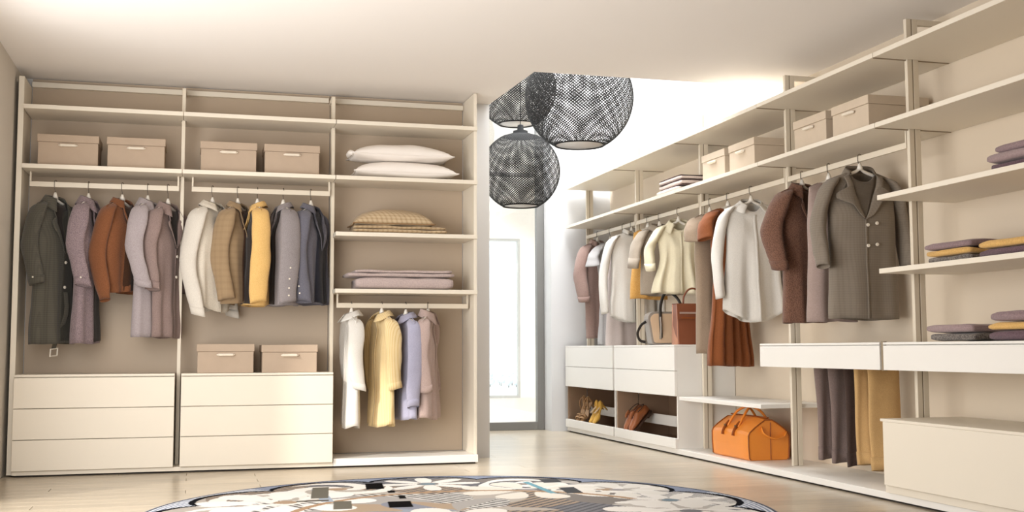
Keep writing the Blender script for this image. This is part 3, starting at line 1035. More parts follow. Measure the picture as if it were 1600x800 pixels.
def rg(name, label, cat, y, yaw, L, m, **kw):
    return make_garment(name, label, cat, (RX, y, RRZ), D(yaw), L, m, group=GR, **kw)


rg('long_coat', 'dusty rose coat at the far end of the right wardrobe', 'coat', 10.95, 24, 0.99, C_rose, prof=[(0, 0.19), (0.3, 0.175), (1, 0.15)],
   sleeve=LONG(0.56, 0.085, 0.07, 0.03, 0.03), collar=JKT_COL, lapel=(0.3, 0.22), m_lin=C_linshade_b, buttons=((0.05, 0.36),), seed=21, held='dusty rose coat', ztop=0.09, cuff=(0.05, 1.08))
rg('dress', 'grey ruffle-sleeve dress narrow at the waist, beside the rose coat', 'dress', 10.58, 14, 1.03, C_ltgrey, prof=[(0, 0.165), (0.2, 0.15), (0.42, 0.105), (0.7, 0.13), (1, 0.15)],
   dep=(0.02, 0.07, 0.09), sleeve=(0.20, 0.075, 0.10, 0.03, 0.02), placket=False, folds=(0.018, 7), seed=22, held='grey ruffle-sleeve dress', ztop=0.12)
rg('dress', 'pale pink-grey sleeveless dress with dark hem line', 'dress', 10.22, 6, 1.06, C_pale, prof=[(0, 0.155), (0.15, 0.165), (0.4, 0.165), (1, 0.2)],
   dep=(0.02, 0.08, 0.09), placket=False, folds=(0.012, 5), seed=23, held='pale pink-grey sleeveless dress', ndip=0.09, ztop=0.115)
rg('shirt', 'long white shirt at far end, left of the mustard top', 'shirt', 10.0, -6, 0.84, C_white, prof=[(0, 0.2), (0.4, 0.2), (1, 0.22)], sleeve=LONG(0.72, 0.08, 0.06, 0.07, 0.03),
   collar=(0.03, 0.03, 0.2, 0.5), folds=(0.03, 5), hemc=0.05, seed=24, held='far long white shirt', ztop=0.08)
rg('top', 'sleeveless mustard top showing between white shirt and taupe shirt', 'top', 9.60, 8, 0.655, C_must, prof=[(0, 0.15), (0.3, 0.16), (1, 0.19)], placket=False, folds=(0.012, 5), seed=25, ndip=0.1,
   held='sleeveless mustard top', ztop=0.085)
rg('shirt', 'taupe short-sleeved shirt mostly hidden behind the cream blouse', 'shirt', 9.33, 4, 0.62, C_tshirt, prof=[(0, 0.195), (0.4, 0.18), (1, 0.19)], sleeve=(0.32, 0.08, 0.075, 0.05, 0.02), collar=SHIRT_COL,
   seed=26, held='taupe short-sleeved shirt', ztop=0.10, cuff=(0.05, 1.06))
rg('blouse', 'cream blouse with wide collar and rolled short sleeves above the handbags', 'blouse', 8.92, -12, 0.62, C_cream, prof=[(0, 0.195), (0.45, 0.165), (1, 0.24)], sleeve=(0.36, 0.085, 0.07, 0.05, 0.02),
   collar=(0.060, 0.022, 0.75, 0.6), folds=(0.032, 6), seed=27, held='cream blouse', ztop=0.105, cuff=(0.06, 1.10), ndip=0.085)
rg('dress', 'taupe short-sleeved long dress beside the brown handbag', 'dress', 8.30, 26, 1.125, C_dress, prof=[(0, 0.19), (0.25, 0.17), (0.5, 0.155), (1, 0.16)], sleeve=(0.19, 0.080, 0.080, 0.015, 0.02),
   placket=True, folds=(0.012, 5), seed=28, held='taupe short-sleeved dress', ztop=0.10)
rg('dress', 'rust short-sleeved dress with long pleated skirt behind the white shirt', 'dress', 7.98, 12, 1.235, C_rustd,
   prof=[(0, 0.19), (0.2, 0.165), (0.42, 0.13), (0.5, 0.15), (1, 0.205)], sleeve=(0.21, 0.080, 0.080, 0.015, 0.02), dep=(0.022, 0.075, 0.10),
   placket=False, folds=(0.030, 11), seed=29, held='rust pleated dress', ztop=0.09)
rg('shirt', 'long white shirt with small collar and curved hem, front-on', 'shirt', 7.60, -10, 0.86, C_white, prof=[(0, 0.205), (0.3, 0.19), (1, 0.225)], sleeve=LONG(0.66, 0.075, 0.062, 0.045, 0.03), collar=(0.052, 0.018, 0.80, 0.55), ndip=0.085,
   folds=(0.034, 5), hemc=0.09, seed=30, held='front-on long white shirt', ztop=0.10)
rg('long_coat', 'brown tweed coat with rolled cuff and dark buttons', 'coat', 6.86, 16, 0.935, C_tweed, prof=[(0, 0.20), (0.3, 0.185), (0.6, 0.17), (1, 0.175)], sleeve=LONG(0.52, 0.088, 0.066, 0.05, 0.04), collar=COAT_COL,
   lapel=(0.34, 0.25), m_lin=C_linshade_b, buttons=((0.12, 0.37), (0.12, 0.52), (0.12, 0.67)), m_btn=M_btnd, seed=31, held='brown tweed coat', ztop=0.085, cuff=(0.06, 1.10))
rg('vest', 'long sleeveless mauve-grey vest between the tweed and grey coats', 'vest', 6.52, 10, 0.925, C_mvest, prof=[(0, 0.165), (0.15, 0.17), (0.4, 0.17), (1, 0.19)], placket=True, folds=(0.012, 4), seed=32, ndip=0.16,
   held='sleeveless mauve-grey vest', ztop=0.095)
rg('long_coat', 'grey double-breasted check coat with wide lapels and four pale buttons', 'coat', 6.16, -6, 0.93, C_gcoat, prof=[(0, 0.222), (0.2, 0.215), (0.55, 0.215), (1, 0.225)], dep=(0.025, 0.095, 0.10),
   sleeve=LONG(0.54, 0.080, 0.062, 0.05, 0.03), collar=(0.088, 0.026, 0.62, 0.95), nw=0.092, ndip=0.085, lapel=(0.28, 0.62), a0=-0.10, m_lin=C_gcin, buttons=((-0.04, 0.32), (0.24, 0.32), (-0.04, 0.47), (0.24, 0.47)), seed=33,
   folds=(0.008, 4), held='grey double-breasted coat', ztop=0.085, drop=0.07)

# ------------------------------------------------------------------ trousers under the floating drawer
def make_trousers(label, y, m, x0, legs, seed):
    t = thing('trousers', label, 'trousers', (0, y, 0.115), 0, 'trousers hanging under the drawer unit')
    H = 0.608
    for i, (xa, xb, dy, zlo) in enumerate(legs):
        rows = []
        for j in range(16):
            q = j / 15
            c = (xa + xb) / 2 + 0.010 * q * sin(3 * q + seed)
            w = (xb - xa) / 2 * (1.0 - 0.10 * q) * (1 + 0.03 * sin(7 * q + seed + i))
            row = []
            for k in range(24):
                an = 2 * pi * k / 24
                x = c + w * cos(an) + 0.018 * (1 - q) * (-1)
                yy = dy + (0.020 + 0.010 * q) * sin(an) * (1 + 0.25 * sin(3 * an + 2.2 * q + seed)) + 0.012 * q * sin(2.5 * cos(an) + seed + i)
                row.append((x, yy, H - (H - zlo) * q + 0.008 * sin(an + seed) * (q > 0.9)))
            rows.append(row)
        last = rows[-1]
        cc = Vector((sum(p[0] for p in last) / 24, sum(p[1] for p in last) / 24, last[0][2]))
        rows.append([cc + (Vector(p) - cc) * 0.85 + Vector((0, 0, 0.02)) for p in last])
        leg = MB().grid(rows, True).build('trouser_leg', m, t, smooth=True)
        hm = []
        for (jj, kk) in ((-0.4, 1.0), (-0.4, 1.06), (0.6, 1.06), (0.6, 1.0)):
            q = 1 - 0.06 * (1 - jj) if jj < 1 else 1
            src = rows[15 if jj > 0 else 13]
            c2 = Vector((sum(p[0] for p in src) / 24, sum(p[1] for p in src) / 24, src[0][2]))
            hm.append([c2 + Vector(((Vector(p) - c2).x * kk, (Vector(p) - c2).y * kk * 1.08, (Vector(p) - c2).z)) for p in src])
        MB().grid(hm, True).build('hem_cuff', m, leg, smooth=True)
    return t


T_taupe = cloth('taupe_trouser', (138, 120, 114), col2=(128, 110, 104))
T_brown = cloth('dark_brown_trouser', (78, 62, 56), col2=(70, 55, 49))
T_must = cloth('mustard_trouser', (206, 168, 116), col2=(198, 160, 108))
make_trousers('taupe trousers, leftmost hanging under the drawer unit', 6.56, T_taupe, 0, [(3.875, 3.985, 0.02, 0.03), (3.945, 4.075, -0.03, 0.01)], 1)
make_trousers('dark brown trousers between the taupe and mustard pairs', 6.36, T_brown, 0, [(3.955, 4.085, 0.0, 0.0), (4.02, 4.14, 0.06, 0.015)], 2.2)
make_trousers('mustard trousers with turned-up hem, rightmost under drawer unit', 6.10, T_must, 0, [(3.895, 4.00, 0.05, 0.03), (3.935, 4.16, -0.03, 0.0)], 3.1)


# ------------------------------------------------------------------ folded textiles and pillows
def folded(name, label, cat, loc, rotz, w, d, layers, group, edge=0.0, sag=0.006, seed=0, ec=0.28, es=0.55):
    """layers: list of (thickness, material, part name, dw, dd, dx, dy)"""
    t = thing(name, label, cat, loc, rotz, group)
    z = 0.0
    for li, (th, m, pn, dw, dd, dx, dy) in enumerate(layers):
        ww, d2 = (w + dw) / 2, (d + dd) / 2
        rows = []
        NU, NV = 18, 20
        # stadium cross-section in (y,z), extruded along x with soft ends
        for i in range(NU + 1):
            s = -1 + 2 * i / NU
            xe = ww * (sin(pi / 2 * s) * 0.25 + s * 0.75)
            endk = max(0.72, (max(0.0, 1 - abs(s) ** 14)) ** 0.4)
            row = []
            for k in range(NV):
                an = 2 * pi * k / NV
                c, sn = cos(an), sin(an)
                py = d2 * (abs(c) ** ec) * (1 if c > 0 else -1)
                pz = th / 2 * (abs(sn) ** es) * (1 if sn > 0 else -1) * endk
                nzv = noise.noise(Vector((xe * 7 + seed, py * 7, li * 3.7))) * sag
                row.append((xe + dx + 0.004 * noise.noise(Vector((py * 9, li + seed, 1.7))), py * (0.985 + 0.015 * endk) + dy, z + th / 2 + pz + nzv * (0.4 + 0.6 * (sn > 0))))
            rows.append(row)
        b = MB().grid(rows, True)
        n = NV
        b.f.append(tuple(range(n)))
        e = n * NU
        b.f.append(tuple(reversed(range(e, e + n))))
        b.build(pn, m, t, smooth=True)
        z += th * 0.985
    return t


def pillow(name, label, cat, loc, rotz, w, d, th, m, group=None, tilt=(0, 0), piping=None, seed=0, flat=0.35):
    t = thing(name, label, cat, loc, rotz, group)
    N_ = 24
    def pt(i, j, s):
        a, b_ = -1 + 2 * i / N_, -1 + 2 * j / N_
        e = max(0.0, (1 - abs(a) ** 2.6)) ** 0.55 * max(0.0, (1 - abs(b_) ** 2.6)) ** 0.55
        pin = 1 - 0.055 * (1 - abs(a) ** 2) * (abs(b_) > 0) * abs(b_) ** 4
        pin2 = 1 - 0.055 * (1 - abs(b_) ** 2) * abs(a) ** 4
        z = th * (flat if s < 0 else 1 - flat) * e * s
        z += noise.noise(Vector((a * 2 + seed, b_ * 2, s))) * th * 0.07 * e
        zoff = th * flat
        x, y = a * w / 2 * pin2, b_ * d / 2 * pin
        return (x, y, z + zoff + tilt[0] * x + tilt[1] * y)
    b = MB()
    b.grid([[pt(i, j, 1) for j in range(N_ + 1)] for i in range(N_ + 1)])
    b.grid([[pt(i, j, -1) for j in range(N_ + 1)] for i in range(N_ + 1)], flip=True)
    b.build('pillow_body', m, t, smooth=True)
    if piping:
        ring = [pt(i, 0, 0) for i in range(N_)] + [pt(N_, j, 0) for j in range(N_)] + [pt(i, N_, 0) for i in range(N_, 0, -1)] + [pt(0, j, 0) for j in range(N_, 0, -1)]
        ring += ring[:2]
        MB().tube(ring, 0.004, 6, cap=False).build('piping', piping, t, smooth=True)
    return t


M_pil = mat('white_pillow_cotton', (238, 230, 222), 0.85, var=0.03, vscale=5, bump=0.2, bscale=25, spec=0.2)
P1 = pillow('pillow', 'white bed pillow, lower of two on the shelf', 'pillow', (1.515, 8.54, Z2 + 0.004), 0.0, 0.80, 0.36, 0.14, M_pil, 'white pillows', (0, 0), M_pil, 1, flat=0.30)
P2 = pillow('pillow', 'white bed pillow, upper of two, with open left end', 'pillow', (1.490, 8.54, Z2 + 0.134), 0.01, 0.78, 0.36, 0.14, M_pil, 'white pillows', (0.0, 0), M_pil, 2, flat=0.30)
M_in = mat('pillow_inner_shadow', (120, 100, 86), 0.9)
bb = MB()
for (yy, zz) in ((-0.12, 0.045), (0.12, 0.045)):
    pass
bb.tube([(-0.372, -0.13, 0.05), (-0.386, -0.05, 0.062), (-0.386, 0.05, 0.062), (-0.372, 0.13, 0.05)], [(0.012, 0.010), (0.020, 0.022), (0.020, 0.022), (0.012, 0.010)], 10)
bb.build('open_end_flap', M_pil, P2, smooth=True)
M_check = mat('tan_check_weave', (194, 172, 140), 0.9, pattern='check', col2=(168, 142, 108), k=170, k2=170, var=0.08, vscale=20, bump=0.4, bscale=260, sheen=0.1, spec=0.2)
GT = 'folded textiles in the right bay of the left wardrobe'
folded('folded_throw', 'folded tan check throw under the matching cushion', 'throw', (1.475, 8.53, Z3 + 0.004), 0.0, 0.70, 0.30,
       [(0.030, M_check, 'fold', 0, 0, 0, 0), (0.028, M_check, 'fold', -0.01, 0, -0.002, 0.004)], GT, seed=3)
pillow('cushion', 'tan check cushion lying on the folded throw', 'cushion', (1.425, 8.54, Z3 + 0.057), 0.0, 0.62, 0.34, 0.135, M_check, None, (0, 0), mat('cushion_piping', (140, 108, 72), 0.9), 5, flat=0.12)
M_mblan = cloth('mauve_blanket', (190, 172, 166), col2=(178, 160, 156), k=120, var=0.06)
folded('folded_blanket', 'thick folded mauve blanket, lower one on the shelf', 'blanket', (1.480, 8.53, Z4 + 0.004), 0.0, 0.79, 0.32,
       [(0.088, M_mblan, 'fold', -0.06, 0, 0.03, 0), ], GT, seed=4)
folded('folded_blanket', 'thin folded mauve blanket with dark seam, upper one on the shelf', 'blanket', (1.480, 8.53, Z4 + 0.094), 0.0, 0.78, 0.31,
       [(0.030, M_mblan, 'fold', 0.02, 0, 0.0, 0), (0.024, M_mblan, 'fold', -0.05, 0, 0.02, 0.002)], GT, seed=6)
# far right-wardrobe blankets
M_pkb = cloth('pale_pink_blanket', (222, 204, 194), col2=(214, 194, 184), var=0.05)
M_dkb = cloth('blanket_dark_edge', (92, 62, 54))
zb = Z2 + 0.009
folded('folded_blanket', 'pale folded blanket at the bottom of the far right stack', 'blanket', (3.93, 8.68, zb), 0, 0.34, 0.44, [(0.034, M_pkb, 'fold', 0, 0, 0, 0)], 'blankets on the right shelf', seed=8)
folded('folded_blanket', 'pink folded blanket with dark brown folded edges on right shelf', 'blanket', (3.95, 8.66, zb + 0.036), 0, 0.34, 0.46,
       [(0.007, M_dkb, 'edge_band', -0.004, 0.0, 0, 0), (0.036, M_pkb, 'fold', 0, 0, 0, 0), (0.007, M_dkb, 'edge_band', 0.004, 0, 0, 0), (0.030, M_pkb, 'fold', 0, 0.0, 0, 0),
        (0.008, M_dkb, 'edge_band', 0.004, 0, 0, 0)], 'blankets on the right shelf', seed=9)

# sweaters
K_mauve = cloth('mauve_knit', (150, 128, 128), col2=(136, 114, 116), k=160)
K_mauve2 = cloth('soft_mauve_knit', (164, 142, 140), col2=(152, 130, 130), k=160)
K_plum = cloth('plum_knit', (112, 90, 96), col2=(94, 72, 80), k=160)
K_must = cloth('mustard_sweater', (220, 178, 110), col2=(208, 164, 96), k=160)
K_greyf = cloth('speckled_grey_knit', (140, 132, 124), col2=(94, 86, 82), k=130)
GSW = 'folded sweaters in the right wardrobe'


def sweater(label, x, y, z, w, d, th, m, seed, rot=0.0):
    return folded('folded_sweater', label, 'sweater', (x, y, z), rot, w, d, [(th * 0.97, m, 'folded_body', 0, 0, 0, 0), (th * 0.12, m, 'hem_rib', -0.05, -0.05, 0.0, 0.01)][:1], GSW, sag=0.014, seed=seed, ec=0.30, es=0.42)


zs = Z3 + 0.007
sweater('dark plum sweater at the bottom of the three-sweater stack', 4.02, 4.62, zs, 0.34, 0.38, 0.048, K_plum, 1)
sweater('mauve sweater in the middle of the three-sweater stack', 4.02, 4.63, zs + 0.050, 0.36, 0.40, 0.045, K_mauve2, 2)
sweater('mauve sweater on top of the three-sweater stack', 4.03, 4.61, zs + 0.097, 0.34, 0.36, 0.045, K_mauve, 3)
zs = Z4 + 0.007
sweater('speckled grey sweater at the bottom, under the mustard one', 4.02, 5.16, zs, 0.35, 0.36, 0.034, K_greyf, 4)
sweater('mustard sweater sandwiched between grey and mauve ones', 4.02, 5.17, zs + 0.036, 0.35, 0.37, 0.036, K_must, 5)
sweater('mauve cable sweater on top of the grey and mustard ones', 4.02, 5.17, zs + 0.074, 0.36, 0.38, 0.038, K_mauve, 6)
sweater('purple sweater lying under a mustard one at the right edge', 4.02, 4.71, zs, 0.36, 0.40, 0.044, K_plum, 7)
sweater('mustard sweater lying on a purple one at the right edge', 4.02, 4.70, zs + 0.046, 0.37, 0.42, 0.042, K_must, 8)
zs = 0.727 + 0.156 + 0.004
sweater('speckled grey sweater lying on the floating drawer unit', 4.02, 5.16, zs, 0.35, 0.36, 0.042, K_greyf, 9)
sweater('mauve sweater on the speckled grey one above the drawer unit', 4.02, 5.17, zs + 0.044, 0.37, 0.38, 0.044, K_mauve2, 10)
sweater('dark plum sweater at the bottom of the tall drawer-top stack', 4.02, 4.67, zs, 0.36, 0.38, 0.050, K_plum, 11)
sweater('mustard sweater in the middle of the drawer-top stack', 4.02, 4.67, zs + 0.052, 0.36, 0.39, 0.040, K_must, 12)
sweater('mauve sweater on top of the tall drawer-top stack', 4.02, 4.66, zs + 0.094, 0.36, 0.38, 0.052, K_mauve, 13)


# ------------------------------------------------------------------ bags
M_or = mat('orange_leather', (238, 146, 54), 0.33, var=0.07, vscale=9, bump=0.12, bscale=160, spec=0.5, coat=0.1)
M_ord = mat('orange_leather_dark', (150, 78, 22), 0.5)
M_zip = mat('zip_metal', (110, 96, 70), 0.35, metal=0.7)
t = thing('duffel_bag', 'orange leather duffel bag with two handles on the wardrobe plinth', 'bag', (3.985, 7.735, RP + 0.001), D(0))
# long axis along y (local), narrow axis along x; gable profile rounded
prof_d = [(-0.150, 0.0), (-0.160, 0.015), (-0.166, 0.10), (-0.166, 0.185), (-0.155, 0.208), (-0.115, 0.243), (-0.07, 0.275), (-0.028, 0.300), (0.028, 0.300), (0.07, 0.275), (0.115, 0.243), (0.155, 0.208), (0.166, 0.185), (0.166, 0.10), (0.160, 0.015), (0.150, 0.0)]
rows = []
HL = 0.295
for i in range(15):
    s = -1 + 2 * i / 14
    yy = HL * s
    k = 1.0 - 0.035 * (abs(s) ** 6)
    top = 1.0 - 0.05 * abs(s) ** 3
    rows.append([(x * k, yy, z * (top if z > 0.15 else 1) + 0.003 * noise.noise(Vector((x * 9, yy * 8, z * 9)))) for x, z in prof_d])
bm_ = MB().grid(rows, True)
n = len(prof_d)
bm_.f.append(tuple(range(n)))
bm_.f.append(tuple(reversed(range(n * 14, n * 15))))
bm_.build('bag_body', M_or, t, bevel=0.006)
for e in (-1, 1):
    pth = [(x * 0.975, e * (HL + 0.001), z * (0.955 if z > 0.15 else 1)) for x, z in prof_d]
    MB().tube([(p[0], p[1], max(p[2], 0.006)) for p in pth], 0.0045, 6).build('edge_piping', M_ord, t, smooth=True)
    MB().tube([(0.012, e * (HL + 0.002), 0.006), (0.012, e * (HL + 0.003), 0.27)], [(0.004, 0.003)] * 2, 6).build('end_seam', M_ord, t)
    st = spline([(-0.06, e * (HL + 0.002), 0.235), (-0.055, e * (HL + 0.03), 0.19), (0.02, e * (HL + 0.04), 0.155), (0.10, e * (HL + 0.03), 0.165), (0.135, e * (HL + 0.002), 0.20)], 14)
    MB().tube(st, [(0.004, 0.014)] * 14, 8).build('end_strap', M_or, t, smooth=True)
MB().tube([(0, -HL + 0.01, 0.3015), (0, HL - 0.01, 0.3015)], [(0.010, 0.006)] * 2, 8).build('zip', M_ord, t)
for s in (-1, 1):
    hp = spline([(s * 0.135, -0.085, 0.225), (s * 0.105, -0.082, 0.275), (s * 0.060, -0.07, 0.335), (s * 0.015, -0.03, 0.368), (s * 0.012, 0.03, 0.368), (s * 0.060, 0.07, 0.335), (s * 0.105, 0.082, 0.275), (s * 0.135, 0.085, 0.225)], 34)
    h = MB().tube(hp, 0.0095, 8).build('handle', M_or, t, smooth=True)
    for yy in (-0.085, 0.085):
        MB().tube(spline([(s * 0.178, yy, 0.165), (s * 0.168, yy, 0.20), (s * 0.142, yy, 0.238), (s * 0.118, yy, 0.262)], 8), [(0.004, 0.013)] * 8, 8).build('handle_strap', M_ord, t)
        MB().box(s * 0.150 - 0.004, s * 0.150 + 0.010 * s, yy - 0.012, yy + 0.012, 0.222, 0.240).build('buckle', M_zip, t)

M_br = mat('brown_leather', (128, 72, 46), 0.42, var=0.06, vscale=8, bump=0.1, bscale=150)
M_brl = mat('brown_leather_light', (196, 140, 110), 0.5, var=0.05, vscale=8)
M_pink = mat('pale_hardware', (196, 172, 160), 0.35, metal=0.5)
t = thing('handbag', 'brown leather structured handbag with flap and top handle', 'bag', (3.985, 8.70, 0.8835), D(-3))
bw, bd, bh = 0.160, 0.075, 0.335
poly = [(-bd, 0.0), (bd, 0.0), (bd * 0.72, bh), (-bd * 0.72, bh)]
rows = []
for (x) in (-bw, -bw * 0.96, bw * 0.96, bw):
    kx = 0.93 if abs(x) > bw * 0.97 else 1.0
    rows.append([(x, p[0] * kx, p[1]) for p in poly])
b = MB().grid(rows, True)
b.f.append((0, 1, 2, 3))
b.f.append((15, 14, 13, 12))
b.build('bag_body', M_br, t, bevel=0.004)
fl = [(x, y, z) for x in (-bw - 0.003, bw + 0.003) for y, z in ((-bd * 0.88 - 0.004, bh * 0.62), (-bd * 0.74 - 0.004, bh + 0.004), (bd * 0.74, bh + 0.006), (bd * 0.74, bh - 0.02))]
MB().grid([fl[:4], fl[4:]]).build('flap', M_br, t, solid=0.005)
MB().box(-bw * 0.9, bw * 1.0, -bd * 0.88 - 0.012, -bd * 0.88 - 0.004, bh * 0.755, bh * 0.80).build('clasp_strap', M_pink, t, bevel=0.002)
MB().box(-bw * 0.8, bw * 0.9, -bd * 0.9 - 0.011, -bd * 0.9 - 0.005, bh * 0.645, bh * 0.665).build('flap_trim', M_ord, t)
MB().grid([[(-bw - 0.003, -bd * 0.95, 0.002), (-bw - 0.010, 0, 0.0), (-bw - 0.003, bd * 0.95, 0.002)], [(-bw - 0.003, -bd * 0.86, bh * 0.5), (-bw + 0.008, 0, bh * 0.5), (-bw - 0.003, bd * 0.86, bh * 0.5)],
           [(-bw - 0.003, -bd * 0.7, bh), (-bw + 0.01, 0, bh * 0.97), (-bw - 0.003, bd * 0.7, bh)]]).build('side_gusset', M_brl, t, smooth=True, solid=0.003)
MB().tube(spline([(-0.085, 0, bh + 0.004), (-0.075, 0, bh + 0.07), (-0.03, 0, bh + 0.125), (0.03, 0, bh + 0.125), (0.075, 0, bh + 0.07), (0.085, 0, bh + 0.004)], 24), 0.008, 8).build('handle', M_br, t, smooth=True)

M_gb = mat('grey_leather', (146, 136, 126), 0.45, var=0.06, vscale=8)
M_tan = mat('tan_canvas', (208, 178, 146), 0.7, var=0.05, vscale=20, bump=0.2, bscale=200)
M_blk = mat('black_leather', (46, 40, 36), 0.4)
t = thing('handbag', 'tan and grey handbag with tall black handle behind the brown one', 'bag', (3.900, 9.12, 0.8835), D(-8))
def rbox(w, d, hgt, rr, n=5):
    pts = []
    for cx, cz, a0 in ((w - rr, rr * 0.5, -pi / 2), (w - rr, hgt - rr, 0), (-w + rr, hgt - rr, pi / 2), (-w + rr, rr * 0.5, pi)):
        r_ = rr if cz > rr else rr * 0.5
        for i in range(n + 1):
            a = a0 + (pi / 2) * i / n
            pts.append((cx + r_ * cos(a), cz + r_ * sin(a)))
    return pts
pts = rbox(0.155, 0.08, 0.285, 0.06)
for nm, m, ya, yb, k in (('bag_body', M_gb, -0.075, 0.085, 1.0), ('front_panel', M_tan, -0.082, -0.0755, 0.88)):
    rows = [[(x * k, y_, 0.1425 * (1 - k) + z * k) for x, z in pts] for y_ in (ya, yb)]
    b = MB().grid(rows, True)
    nn = len(pts)
    b.f.append(tuple(reversed(range(nn))))
    b.f.append(tuple(range(nn, 2 * nn)))
    b.build(nm, m, t, bevel=0.004)
MB().tube(spline([(-0.045, -0.09, 0.06), (-0.052, -0.092, 0.26), (-0.035, -0.06, 0.36), (0.005, -0.03, 0.44), (0.05, -0.03, 0.45), (0.105, -0.045, 0.41), (0.14, -0.06, 0.34), (0.145, -0.09, 0.24), (0.14, -0.09, 0.06)], 40), [(0.007, 0.013)] * 40, 8).build('handle', M_blk, t, smooth=True)
MB().tube([(-0.052, -0.09, 0.05), (-0.052, -0.094, 0.11), (-0.052, -0.096, 0.17), (-0.052, -0.092, 0.24)], [(0.012, 0.01), (0.03, 0.006), (0.03, 0.006), (0.012, 0.008)], 10).build('handle_patch', M_gb, t, smooth=True)
MB().tube(spline([(-0.155, 0, 0.20), (-0.20, -0.01, 0.17), (-0.235, -0.02, 0.10), (-0.215, -0.02, 0.04), (-0.165, -0.01, 0.025)], 20), [(0.004, 0.012)] * 20, 8).build('shoulder_strap', M_blk, t, smooth=True)


# ------------------------------------------------------------------ shoes (local: toe towards -x, base at z=0)
def shoe_shell(parent, nm, m, zbot, ztop_, wid, length=0.245, open_from=0.42, m_in=None):
    """outer surface lofted from toe (q=0) to heel (q=1)"""
    rows = []
    n = 18
    for i in range(n + 1):
        q = i / n
        x = -length / 2 + length * q
        w = interp(wid, q)
        zb_, zt_ = interp(zbot, q), interp(ztop_, q)
        row = []
        for k in range(16):
            a = -pi / 2 + 2 * pi * k / 16
            yy = w * cos(a) * (1.0 if sin(a) < 0 else 0.92)
            zz = (zb_ + zt_) / 2 + (zt_ - zb_) / 2 * (sin(a) if sin(a) > 0 else max(-1, sin(a) * 1.15))
            if q > open_from and sin(a) > 0.72:
                zz -= min(0.022, (q - open_from) * 0.12) * (1 - 0.3 * (q > 0.93))
            row.append((x, yy, zz))
        rows.append(row)
    b = MB().grid(rows, True)
    b.f.append(tuple(range(16)))
    b.f.append(tuple(reversed(range(16 * n, 16 * n + 16))))
    return b.build(nm, m, parent, smooth=True)


def pitch_children(t, pitch):
    t.rotation_mode = 'XYZ'
    t.rotation_euler = (0, pitch, t.rotation_euler.z)


M_yel = mat('yellow_suede', (226, 176, 76), 0.75, sheen=0.2, var=0.05, vscale=30)
M_tanl = mat('tan_strap_leather', (186, 146, 104), 0.5, var=0.05, vscale=20)
M_oxf = mat('tan_brown_shoe_leather', (156, 92, 52), 0.38, var=0.12, vscale=14)
M_sole = mat('dark_sole', (70, 46, 32), 0.6)
M_insole = mat('insole_beige', (206, 176, 138), 0.7)


def pump(label, loc, rotz, pitch):
    t = thing('high_heel_shoe', label, 'shoe', loc, rotz, 'yellow suede pumps')
    shoe_shell(t, 'upper', M_yel, [(0, 0.004), (0.35, 0.004), (0.75, 0.058), (1, 0.078)], [(0, 0.012), (0.12, 0.038), (0.4, 0.052), (0.6, 0.075), (1, 0.135)],
               [(0, 0.008), (0.12, 0.028), (0.32, 0.039), (0.6, 0.029), (0.85, 0.029), (1, 0.012)], 0.225)
    MB().tube([(0.090, 0, 0.085), (0.100, 0, 0.05), (0.103, 0, 0.0)], [0.020, 0.010, 0.006], 8).build('heel', M_yel, t, smooth=True)
    MB().box(-0.02, 0.085, -0.016, 0.016, 0.080, 0.083).build('insole', M_insole, t)
    pitch_children(t, pitch)
    return t


def sandal(label, loc, rotz, pitch):
    t = thing('high_heel_sandal', label, 'shoe', loc, rotz, 'tan strappy sandals')
    rows = []
    for i in range(15):
        q = i / 14
        x = -0.115 + 0.23 * q
        w = interp([(0, 0.018), (0.15, 0.034), (0.35, 0.040), (0.65, 0.028), (0.9, 0.028), (1, 0.016)], q)
        z = interp([(0, 0.004), (0.35, 0.006), (0.75, 0.066), (1, 0.085)], q)
        rows.append([(x, -w, z), (x, w, z), (x, w, z + 0.007), (x, -w, z + 0.007)])
    MB().grid(rows, True).build('sole', M_tanl, t, smooth=False)
    MB().tube([(0.095, 0, 0.085), (0.104, 0, 0.0)], [0.016, 0.007], 8).build('heel', M_tanl, t, smooth=True)
    for xx, hh in ((-0.075, 0.038), (-0.045, 0.048)):
        MB().tube(spline([(xx, -0.036, 0.008), (xx, -0.024, hh), (xx, 0.024, hh), (xx, 0.036, 0.008)], 12), [(0.004, 0.013)] * 12, 6).build('toe_strap', M_tanl, t, smooth=True)
    MB().tube(spline([(0.02, -0.028, 0.06), (0.06, -0.030, 0.13), (0.105, 0, 0.155), (0.06, 0.030, 0.13), (0.02, 0.028, 0.06)], 16), [(0.004, 0.010)] * 16, 6).build('ankle_strap', M_tanl, t, smooth=True)
    MB().tube(spline([(0.112, -0.014, 0.09), (0.112, 0, 0.16), (0.112, 0.014, 0.09)], 10), [(0.003, 0.009)] * 10, 6).build('heel_strap', M_tanl, t, smooth=True)
    pitch_children(t, pitch)
    return t


